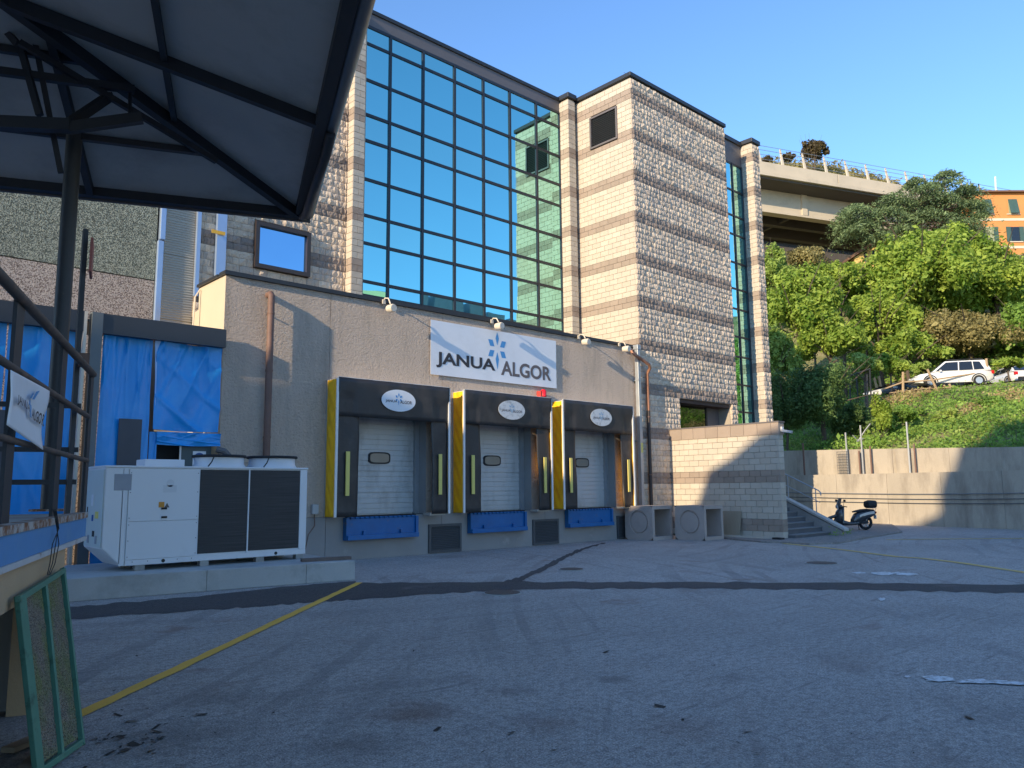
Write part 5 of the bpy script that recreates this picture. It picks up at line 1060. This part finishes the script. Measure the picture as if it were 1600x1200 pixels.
# shrubs
G2='shrubs on the slope'
sh=[(1378,650,19,58,41,'bright','tall ivy-covered column of bright leaves at the shadow edge'),(1372,690,18,22,39.5,'mid','large-leaved shrub behind the fence posts on the wall'),(1392,572,32,24,53,'bright','bright shrub left above the parked dark car'),(1440,577,20,16,55,'lime','yellow-green shrub just left of the white estate roof'),(1350,572,30,24,50,'lime','pale shrub on the lit slope above the shaded pole frame'),(1575,568,28,12,49,'bright','leafy shrub in front of the right-hand cars'),(1512,728,14,9,36.6,'lime','tuft of weeds growing on top of the lower wall'),(1565,731,14,6,36.4,'dark','shaded weeds on the lower wall at the right'),(1550,632,30,20,42,'mid','ivy mound beside the tree shadow at right'),(1420,650,34,22,42,'mid','ivy mound on the slope below the timber fence'),(1485,655,34,20,41,'lime','yellow-green mound of weeds low on the sunlit slope')]
for (a,b,w,h,D,kd,lb) in sh: tree('shrub',a,b,w,h,D,kd,lb,int(1200+w*h*3),.20 if D<45 else .28,G2,'shrub',lob=7)
# cedar with layered boughs
rng=np.random.default_rng(5); D=80; c=PD(1425,345,D); g=float(hz(np.array(c[0]),np.array(c[1]))); k=D/FPX
CD=thing('cedar_tree',(c[0],c[1],g),'dark blue-green cedar with layered drooping boughs in front of the viaduct','tree'); V=[]; mb=MB(); tr_top=PD(1478,282,D)
mb.tube([(c[0],c[1],g-.5),tuple(PD(1425,380,D)),tuple(PD(1435,320,D)),tuple(tr_top)],[.5,.42,.3,.06],8); mb.tube([tuple(PD(1425,370,D)),tuple(PD(1350,335,D)),tuple(PD(1320,330,D))],[.25,.15,.05],6)
bough=[(1480,285,26),(1450,296,30),(1505,300,28),(1425,292,20),(1400,318,40),(1465,318,48),(1515,325,28),(1385,340,45),(1440,345,55),(1500,348,40),(1335,335,36),(1322,352,26),(1350,358,34),(1410,368,45),(1470,372,45),(1520,362,22),(1380,382,30),(1330,368,22),(1530,340,14),(1530,378,16),(1445,388,30)]
Rr=np.array([_rt[0],_rt[1],0]); Dd=np.array([FW[0],FW[1],0]); Dd/=np.linalg.norm(Dd)
for bx,by,bw in bough:
    for dz in (-1,0,1):
        p=PD(bx+rng.uniform(-6,6),by-8+rng.uniform(-9,9),D+dz*rng.uniform(.5,3.2)); n=int(bw*26); a=rng.normal(0,.5,(n,2)); q=p+Rr*(a[:,:1]*bw*k*.9)+Dd*(a[:,1:]*bw*k*.9); r2=(a**2).sum(1); q[:,2]+= -r2*bw*k*.45+rng.normal(0,.16,n)
        V.append(leaves(q,np.tile([0,0,1.],(n,1)),.42,rng,.28)); mb.tube([tuple(PD(1430,(by+350)/2,D)),tuple(p-np.array([0,0,.15]))],[.10,.03],5)
quads_mesh('crown',np.concatenate(V),LF['cedar'],CD); mk('trunk',mb,M_BARK,CD,smooth=True)
# ground cover: ivy, grass and dry patches on the lit slope
def cover_pts(n,f):
    P=[]; 
    while len(P)<n:
        x=RNG.uniform(36,75); y=RNG.uniform(-8,32)
        if f(x,y): P.append((x,y))
    return np.array(P)
def slope_s(x,y): return x-float(np.interp(y,[-12,5,9.9,15,22,34],[33.2,35.4,36.4,37.6,37.9,38.5]))-.3
def ccover(name,n,f,s,kind,label,lift,seed):
    P=cover_pts(n,f); rng=np.random.default_rng(seed); bump=.28*np.sin(P[:,0]*1.9+P[:,1]*.7)+.25*np.sin(P[:,1]*2.3-P[:,0]*.6)+.2*np.sin(P[:,0]*3.7+2)*np.sin(P[:,1]*3.1)
    z=hz(P[:,0],P[:,1])+np.abs(rng.normal(0,lift,n))+np.clip(bump,0,1)*lift*1.6; Q=np.c_[P,z]; V=leaves(Q,np.tile([-.5,-.1,.8],(n,1)),s,rng,.6)
    o=quads_mesh(name,V,LF[kind],None,(40,12,3)); tag(o,label,'ground cover',kind='stuff')
drypatch=lambda x,y: (math.sin(x*.8+y*.55)+math.sin(y*.9-1.2+x*.2))
ccover('ivy_cover',42000,lambda x,y:0.2<slope_s(x,y)<14.3 and drypatch(x,y)<.75+RNG.uniform(-.5,.5),.21,'mid','green ivy and bramble covering the slope above the walls',.20,1)
ccover('yellow_grass_cover',26000,lambda x,y:0.2<slope_s(x,y)<14.3 and drypatch(x,y)>-.6+RNG.uniform(-.6,.6),.19,'lime','yellow-green weeds patched over the sunlit slope',.16,2)
ccover('dry_bramble_cover',9000,lambda x,y:6<slope_s(x,y)<14.8 and drypatch(x,y)>.95+RNG.uniform(-.4,.4),.22,'dry','russet dry brambles on the slope below the cars',.22,3)
ccover('upper_slope_cover',30000,lambda x,y:25<slope_s(x,y)<40,.34,'mid','mixed green scrub on the slope above the terrace',.30,4)
ccover('upper_weed_cover',14000,lambda x,y:24.5<slope_s(x,y)<38 and drypatch(x,y)>0,.30,'lime','pale weeds on the slope above the terrace',.25,5)
# far hill scrub
rng=np.random.default_rng(9); P=[]
for i in range(9000):
    f=rng.random()*(len(hl)-1.001); j=int(f); w=f-j; p=T_[j]*(1-w)+T_[j+1]*w; q=rng.random(); P.append(p+np.array([-30,-14,-22.])*q*.5+np.array([0,0,abs(rng.normal(0,.7))]))
o=quads_mesh('hilltop_scrub',leaves(np.array(P),np.tile([-.4,-.1,.8],(len(P),1)),.9,rng),LF['olive'],None,tuple(T_[3])); tag(o,'olive green scrub along the hilltop behind the viaduct','scrub',kind='stuff')
# dead branches and scaffold in the shade
def sticks(name,pts,r,m_,label,cat):
    T=thing(name,tuple(pts[0][0]),label,cat)
    for p in pts: m=MB(); m.tube([tuple(q) for q in p],r,5); mk('pole' if cat=='frame' else 'branch',m,m_,T)
sticks('pole_frame',[[PD(1359,576,46),PD(1362,640,46)],[PD(1338,586,46),PD(1342,640,46)],[PD(1326,588,46),PD(1360,576,46)],[PD(1328,600,46),PD(1329,638,46)],[PD(1355,585,47),PD(1356,640,47)]],.045,M_DKSTEEL,'dark pole frame standing in the shaded shrubs','frame')
sticks('dead_branches',[[PD(1335,698,41.5),PD(1352,672,41.5),PD(1360,662,41.5)],[PD(1338,690,41.5),PD(1350,685,41.5)],[PD(1332,680,41.5),PD(1345,692,41.5),PD(1352,700,41.5)]],.035,M_GALV,'bare grey branches beside the ivy column','branches')
sticks('dead_stump',[[PD(1396,752,35.9),PD(1404,742,36),PD(1410,722,36)],[PD(1398,748,35.9),PD(1414,744,35.9)],[PD(1397,752,35.9),PD(1413,750,35.9)],[PD(1404,745,35.9),PD(1420,732,36)]],.05,mat('grey_dead_wood',(.25,.19,.12),.9,.2,8.0),'tangle of dead wood on the edge of the lower retaining wall','dead wood')
# timber fence in front of the cars
DF=50.5; T=thing('timber_fence',tuple(PD(1411,622,DF)),'crooked timber pole fence in front of the parked cars','fence'); M_TIM=mat('pale_fence_timber',(.42,.30,.18),.85,.2,5.0)
for i,(a,b) in enumerate((((1411,581),(1411,625)),((1449,577),(1466,614)),((1366,590),(1370,606)),((1373,588),(1376,604)),((1541,560),(1543,578)),((1483,600),(1492,616)))): m=MB(); m.tube([tuple(PD(*a,DF)),tuple(PD(*b,DF))],.075,7); mk('post',m,M_TIM,T)
for a,b,r in (((1378,609),(1411,597),.05),((1411,597),(1455,594),.05),((1455,594),(1526,583),.05),((1390,614),(1455,606),.035),((1455,607),(1535,602),.035)): m=MB(); m.tube([tuple(PD(*a,DF)),tuple(PD(*b,DF))],r,6); mk('rail',m,M_TIM,T)
P=[]; rng=np.random.default_rng(21)
for (a,b,n) in ((1316,832,90),(1320,834,60),(1308,837,40)):
    c=PZ(a,b,.05); P.append(c+np.c_[rng.normal(0,.16,n),rng.normal(0,.12,n),np.abs(rng.normal(0,.10,n))])
o=quads_mesh('weed_tuft',leaves(np.concatenate(P),np.tile([-.3,-.3,.6],(190,1)),.11,rng,.35),LF['mid'],None,tuple(PZ(1316,833,.05))); tag(o,'small green weeds growing at the foot of the stair parapet','weeds')
# ================================================================ parked cars
M_CGL=mat('car_glass',(.015,.018,.02),.05,0,spec=.8); M_CPL=mat('black_car_plastic',(.02,.02,.022),.5,.1)
def car(px_,py_,D,yawd,paint_,label,Lc=4.4,Wc=1.84,Hc=1.66,est=True):
    c=PD(px_,py_,D); c[2]=float(hz(np.array(c[0]),np.array(c[1])))+.07; a=math.radians(yawd); f=np.array([math.cos(a),math.sin(a),0]); s=np.array([-math.sin(a),math.cos(a),0])
    T=thing('parked_car',tuple(c),label,'car','cars parked on the terrace'); P=lambda x,y,z:c+f*x+s*y+np.array([0,0,z])
    h=Lc/2; st=[(-h,.45,.80,.80),(-h+.08,.36,.98,.88),(-h*.75,.28,1.02,.98),(-h*.3,.26,1.02,1.0),(h*.2,.26,1.01,1.0),(h*.55,.28,.98,.99),(h*.85,.30,.88,.93),(h*.97,.36,.75,.84),(h,.45,.65,.76)]
    n=10; vs=[]
    for (x,zb_,zt2,w) in st:
        hw=Wc/2*w; prof=[(-.94,0),(-1,.3),(-1,.72),(-.94,.94),(-.8,1.0),(.8,1.0),(.94,.94),(1,.72),(1,.3),(.94,0)]
        vs+=[P(x,q[0]*hw,zb_+(zt2-zb_)*q[1]) for q in prof]
    m=MB(); m.add(vs,[(i*n+k,i*n+(k+1)%n,(i+1)*n+(k+1)%n,(i+1)*n+k) for i in range(len(st)-1) for k in range(n)]+[tuple(range(n)),tuple((len(st)-1)*n+k for k in range(n))]); b=mk('body',m,paint_,T,smooth=True,angle=50)
    # greenhouse
    rb=-h+.12; rt=-h+(.42 if est else .75); ft=h*.18; fb=h*.56; zb_=.99; W0,W1=Wc/2*.95,Wc/2*.74; zr_=Hc
    gs=[P(rb,-W0,zb_),P(fb,-W0,zb_-.02),P(ft,-W1,zr_-.05),P(rt,-W1,zr_-.04),P(rb,W0,zb_),P(fb,W0,zb_-.02),P(ft,W1,zr_-.05),P(rt,W1,zr_-.04)]
    m=MB(); m.add(gs,[(0,1,2,3),(7,6,5,4),(1,5,6,2),(4,0,3,7),(2,6,7,3),(0,4,5,1)]); mk('cabin',m,paint_,T,bevel=.05)
    m=MB(); m.grid(lambda u,v:P(rt+u*(ft-rt),(v-.5)*2*(W1-.03),zr_-.055+.06*math.sin(u*3.14)**.6*math.cos((v-.5)*2.6)),8,6); mk('roof',m,paint_,T,smooth=True,fix=False)
    def quad(nm,p,m_,off): 
        q=np.array(p); nn_=np.cross(q[1]-q[0],q[3]-q[0]); nn_/=np.linalg.norm(nn_); nn_=nn_ if nn_@(q.mean(0)-P((rb+fb)/2,0,1.1))>0 else -nn_; m=MB(); m.prism([tuple(x+nn_*off) for x in q],tuple(-nn_*.02)); mk(nm,m,m_,T)
    for y in (-1,1):
        W=lambda x,z:P(x,y*(W0+(W1-W0)*(z-zb_)/(zr_-zb_)),z)
        x0=rb+.42; quad('side_window',[W(x0,1.06),W(x0+.62,1.04),W(x0+.62,zr_-.14),W(x0+.22,zr_-.16)],M_CGL,.012); quad('side_window',[W(x0+.68,1.04),W(x0+1.5,1.03),W(x0+1.42,zr_-.13),W(x0+.68,zr_-.13)],M_CGL,.012); quad('side_window',[W(x0+1.57,1.03),W(fb-.22,1.02),W(ft-.02,zr_-.15),W(x0+1.5,zr_-.13)],M_CGL,.012)
    quad('rear_window',[P(rb+.05,-W0*.86,1.07),P(rb+.05,W0*.86,1.07),P(rt-.07,W1*.9,zr_-.13),P(rt-.07,-W1*.9,zr_-.13)],M_CGL,.03)
    quad('windscreen',[P(fb-.06,-W0*.9,1.02),P(fb-.06,W0*.9,1.02),P(ft+.07,W1*.92,zr_-.12),P(ft+.07,-W1*.92,zr_-.12)],M_CGL,.03)
    for x in (-h*.60,h*.62):
        for y in (-1,1):
            m=MB(); m.tube([P(x,y*(Wc/2-.20),.34),P(x,y*(Wc/2-.0),.34),P(x,y*(Wc/2+.015),.34)],[.34,.34,.28],20); w=mk('wheel',m,M_TYRE,T); m=MB(); m.tube([P(x,y*(Wc/2+.005),.34),P(x,y*(Wc/2+.03),.34)],.21,14); mk('rim',m,M_SIL,w)
            m=MB(); ar=[P(x+.42*math.cos(t),y*(Wc/2+.008),.34+.42*math.sin(t)) for t in [math.pi*q/14 for q in range(15)]]; m.tube(ar,.035,6); mk('wheel_arch',m,M_CPL,T)
    for y in (-1,1):
        m=MB(); m.obox(P(-h+.06,y*Wc*.40,.86),f,s,(0,0,1),.09,.10,.11); mk('tail_light',m,mat('red_car_lens',(.5,.015,.02),.2),T,bevel=.02); m=MB(); m.obox(P(h-.12,y*Wc*.36,.70),f,s,(0,0,1),.10,.16,.07); mk('headlight',m,MATS['lamp_glass'],T,bevel=.02)
        m=MB(); m.obox(P(h*.36,y*(Wc/2+.08),1.02),f,s,(0,0,1),.06,.09,.06); mk('mirror',m,paint_,T,bevel=.02)
        m=MB(); m.bar(P(rt+.1,y*W1*.92,zr_+.04),P(ft-.1,y*W1*.92,zr_+.04),.03,.03); mk('roof_rail',m,M_CPL,T)
    m=MB(); m.obox(P(-h-.01,0,.52),f,s,(0,0,1),.04,Wc*.36,.10); mk('rear_bumper',m,M_CPL,T,bevel=.02); m=MB(); m.obox(P(-h-.052,0,.62),f,s,(0,0,1),.008,.26,.055); mk('number_plate',m,M_WTRIM,T)
    m=MB(); m.obox(P(h-.0,0,.46),f,s,(0,0,1),.04,Wc*.34,.10); mk('front_bumper',m,M_CPL,T,bevel=.02)
    return T
M_CW=mat('white_car_paint',(.72,.72,.70),.25,.02,coat=.5); M_CD=mat('dark_car_paint',(.03,.03,.035),.25,.02,coat=.5)
car(1486,612,51.5,125,M_CW,'white estate car nearest the timber fence, seen from behind',4.7,1.92,1.74)
car(1425,612,57.5,150,M_CD,'dark car parked left of the white estate car',4.1,1.75,1.52,False); car(1395,614,60,150,M_CW,'white car mostly hidden at the left end of the terrace',4.1,1.75,1.48,False)
car(1583,612,53.5,40,M_CW,'white car with its bonnet showing at the right edge',4.3,1.8,1.5,False); car(1590,590,60,140,M_CW,'white car with roof rails behind the right-hand shrubs',4.4,1.85,1.75)
# ================================================================ viaduct
ZD=35.0; A=PZ(1190,252,ZD); Bq=PZ(1420,291,ZD); vd=(Bq-A); vd[2]=0; Lv=np.linalg.norm(vd); vd/=Lv; vn=np.array([-vd[1],vd[0],0]); vn=vn if vn@np.array([1,1,0])>0 else -vn
VP_=lambda s,n_,z:A*np.array([1,1,0])+vd*s+vn*n_+np.array([0,0,z]); s0,s1=-35,Lv+45
VD=thing('motorway_viaduct',tuple(VP_(Lv/2,5,0)),'concrete motorway viaduct with pale parapet crossing behind the trees','viaduct')
M_VIA=mat('viaduct_concrete',(.55,.47,.36),.9,.12,.3,dirt=(.38,.33,.26),ds=.35,dcut=(.5,.85)); M_VIAD=mat('viaduct_painted_shade',(.105,.092,.08),.9,.15,.3)  # deck underside, rear girders and piers: shade painted in as darker concrete
def vb(nm,n0,n1,z0,z1,m_,a=s0,b=s1): m=MB(); m.obox(VP_((a+b)/2,(n0+n1)/2,(z0+z1)/2),vd,vn,(0,0,1),(b-a)/2,(n1-n0)/2,(z1-z0)/2); return mk(nm,m,m_,VD)
s=s0
while s<s1: vb('parapet_panel',0,.35,ZD-1.15,ZD,M_VIA,s+.02,s+14.9); s+=15
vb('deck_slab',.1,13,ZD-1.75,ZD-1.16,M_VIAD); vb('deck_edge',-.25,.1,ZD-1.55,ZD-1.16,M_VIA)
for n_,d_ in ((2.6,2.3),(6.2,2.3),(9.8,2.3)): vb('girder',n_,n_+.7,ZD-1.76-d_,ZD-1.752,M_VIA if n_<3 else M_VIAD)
for n_ in (2.45,): vb('girder_flange',n_,n_+1.0,ZD-4.3,ZD-4.065,M_VIA)
s=s0+8
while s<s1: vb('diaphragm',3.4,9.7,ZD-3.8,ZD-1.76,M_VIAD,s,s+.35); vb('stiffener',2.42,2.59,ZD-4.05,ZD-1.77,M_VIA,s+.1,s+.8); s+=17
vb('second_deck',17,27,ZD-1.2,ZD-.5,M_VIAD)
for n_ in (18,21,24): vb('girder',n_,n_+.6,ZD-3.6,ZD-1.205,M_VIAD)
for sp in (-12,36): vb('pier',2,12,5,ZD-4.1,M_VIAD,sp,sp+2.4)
s=s0
while s<s1: m=MB(); m.prism([tuple(VP_(s,.1,ZD-.1)),tuple(VP_(s+.32,.1,ZD-.1)),tuple(VP_(s+.36,.6,ZD+2.0)),tuple(VP_(s+.26,.6,ZD+2.0))],tuple(vn*.15)); mk('fence_stanchion',m,M_VIA,VD); s+=2.9
for z in (.5,1.0,1.5,1.95): m=MB(); m.tube([tuple(VP_(s0,.45,ZD+z)),tuple(VP_(s1,.45,ZD+z))],.03,4); mk('fence_wire',m,M_GALV,VD)
# ================================================================ houses on the hill
def house(name,px_,pyt,D,W_,dep,H_,yawd,wallm,label,roofm,rows,cols,pitch=0.0):
    c=PD(px_,pyt,D); a=math.radians(yawd); f=np.array([math.cos(a),math.sin(a),0]); nrm=np.array([f[1],-f[0],0]); zt2=c[2]; zb_=zt2-H_
    T=thing(name,(c[0],c[1],zb_),label,'house'); P=lambda x,n_,z:np.array([c[0],c[1],0])+f*x-nrm*n_+np.array([0,0,z])
    m=MB(); m.add([P(0,0,zb_),P(W_,0,zb_),P(W_,dep,zb_),P(0,dep,zb_),P(0,0,zt2),P(W_,0,zt2),P(W_,dep,zt2),P(0,dep,zt2)],[(0,3,2,1),(4,5,6,7),(0,1,5,4),(1,2,6,5),(2,3,7,6),(3,0,4,7)]); mk('wall',m,wallm,T)
    m=MB(); e=.5
    m.add([P(-e,-e,zt2-.02),P(W_+e,-e,zt2-.02),P(W_+e,dep+e,zt2-.02),P(-e,dep+e,zt2-.02),P(-e,-e,zt2+.16),P(W_+e,-e,zt2+.16),P(W_+e,dep+e,zt2+.16),P(-e,dep+e,zt2+.16),P(W_*.35,dep*.5,zt2+1.0),P(W_*.65,dep*.5,zt2+1.0)],[(0,1,2,3),(0,4,5,1),(1,5,6,2),(2,6,7,3),(3,7,4,0),(4,8,9,5),(5,9,6),(6,9,8,7),(7,8,4)]); mk('roof',m,roofm,T)
    M_SH=mat('green_shutter',(.05,.10,.09),.6,.15)
    for r in range(rows):
        z1_=zt2-.75-r*3.2; m=MB(); m.obox(P(W_/2,-.03,z1_-2.35),f,nrm,(0,0,1),W_/2,.035,.14); mk('string_course',m,M_CREAM,T)
        for cx in cols:
            m=MB(); m.obox(P(cx,-.01,z1_-.85),f,nrm,(0,0,1),.48,.03,.85); w=mk('window',m,M_DKGL if (r+int(cx))%2 else mat('curtained_pane',(.35,.36,.22),.4),T)
            m=MB(); m.obox(P(cx,-.05,z1_-1.74),f,nrm,(0,0,1),.75,.08,.05); mk('sill',m,M_CREAM,w)
            for sd_ in (-1,1):
                tilt=.18 if r==0 else 0; m=MB(); m.obox(P(cx+sd_*(.74 if r else .24),-.06-tilt,z1_-.85),f,nrm*math.cos(tilt)+np.array([0,0,math.sin(tilt)]),np.array([0,0,1])*math.cos(tilt)-nrm*math.sin(tilt),.25,.03,.86); mk('shutter',m,M_SH,w)
    return T
M_ORA=mat('orange_render',(.62,.26,.085),.9,.10,.5,dirt=(.52,.24,.10),ds=.6,dcut=(.5,.9)); M_YEL=mat('yellow_ochre_render',(.62,.42,.15),.9,.1,.5); M_TILE=mat('brown_roof_tile',(.16,.09,.06),.85,.2,2.0)
house('orange_house',1522,302,88,16,9,16,-42,M_ORA,'orange rendered house with green shutters at the upper right',M_TILE,4,(1.3,4.2,7.2,10.2,13))
# yellow gabled house below the cedar
D=80; T=thing('yellow_house',tuple(PD(1365,400,D)),'small yellow house with a sloping gable roof under the cedar','house')
a=math.radians(-48); f=np.array([math.cos(a),math.sin(a),0]); b_=np.array([-f[1],f[0],0]); o_=PD(1335,402,D)
g=[o_,o_+f*5.0,o_+f*5.0+np.array([0,0,3.0]),o_+f*4.4+np.array([0,0,2.8]),o_+np.array([0,0,.2])]; g=[p+np.array([0,0,-.2]) for p in g]; g[0]=g[0]-np.array([0,0,3]); g[1]=g[1]-np.array([0,0,3])
m=MB(); m.prism([tuple(p) for p in g],tuple(b_*6)); mk('wall',m,M_YEL,T)
m=MB(); m.prism([tuple(o_+np.array([0,0,.05])-f*.8-np.array([0,0,.45])-b_*.4),tuple(o_+f*4.9+np.array([0,0,3.0])-b_*.4),tuple(o_+f*4.9+np.array([0,0,3.3])-b_*.4),tuple(o_-f*.8+np.array([0,0,-.10])-b_*.4)],tuple(b_*6.8)); mk('roof',m,M_TILE,T)
for x in (1.1,1.9): m=MB(); m.obox(o_+f*x-b_*.02+np.array([0,0,-.2+x*.2]),f,b_,(0,0,1),.14,.03,.5); mk('window',m,M_DKGL,T)
# mast by the orange house
T=tag(mk('aerial_mast',MB().tube([tuple(PD(1556,300,92)),tuple(PD(1555,276,92))],.09,6),M_WHITEM),'thin white aerial mast on the orange house roof','mast')
# ================================================================ neighbours outside the frame: they shade the yard and show in the glass
pr=[(-16,0),(-16,18.5),(-2,18.5),(-2,23),(3.2,23),(3.2,18.35),(4.9,17.5),(6.7,16.8),(8.4,16.4),(9.6,15.6),(10.5,15.2),(9.9,14.7),(10.55,13.6),(12.0,13.0),(14.25,12.6),(14.3,10.2),(15.3,9.6),(15.3,0)]  # skyline of the unseen building, shaped to throw the shadow edges on the walls
NB=thing('unseen_shade_building',(-20,-10,0),'unseen stepped building behind the photographer, outline shaped to shade the yard','building')
M_NB=mat('neighbour_render',(.72,.69,.62),.9,.06,.4)  # pale so the unseen wall bounces light into the yard
m=MB(); m.prism([(-14,y,z) for y,z in pr],(-14,0,0)); mk('wall',m,M_NB,NB)
for r in range(4):
    for k in range(9): m=MB(); m.box(-14.0,-13.95,-15+k*3.1,-13.6+k*3.1,2+r*3.4,3.8+r*3.4); mk('window',m,M_DKGL,NB)
HB=thing('barrel_hall',(56,-26,0),'large hall with a curved green metal roof across the yard','building'); M_HALL=mat('green_grey_sheet',(.30,.36,.22),.5,.15,.3)
m=MB(); m.box(42,90,-42,-16,0,16.8); mk('wall',m,mat('cream_hall_wall',(.6,.55,.38),.8,.1,.3),HB)
m=MB(); m.prism([(41+10*q/14*0,-15-28*q/14,16.8+3.6*math.sin(math.pi*q/14)) for q in range(15)],(50,0,0)); mk('roof',m,M_HALL,HB)
for k in range(5): m=MB(); m.box(42+k*3.2,44.4+k*3.2,-20,-17.6,17,20.6-k*.3); mk('roof_unit',m,M_GALV,HB)
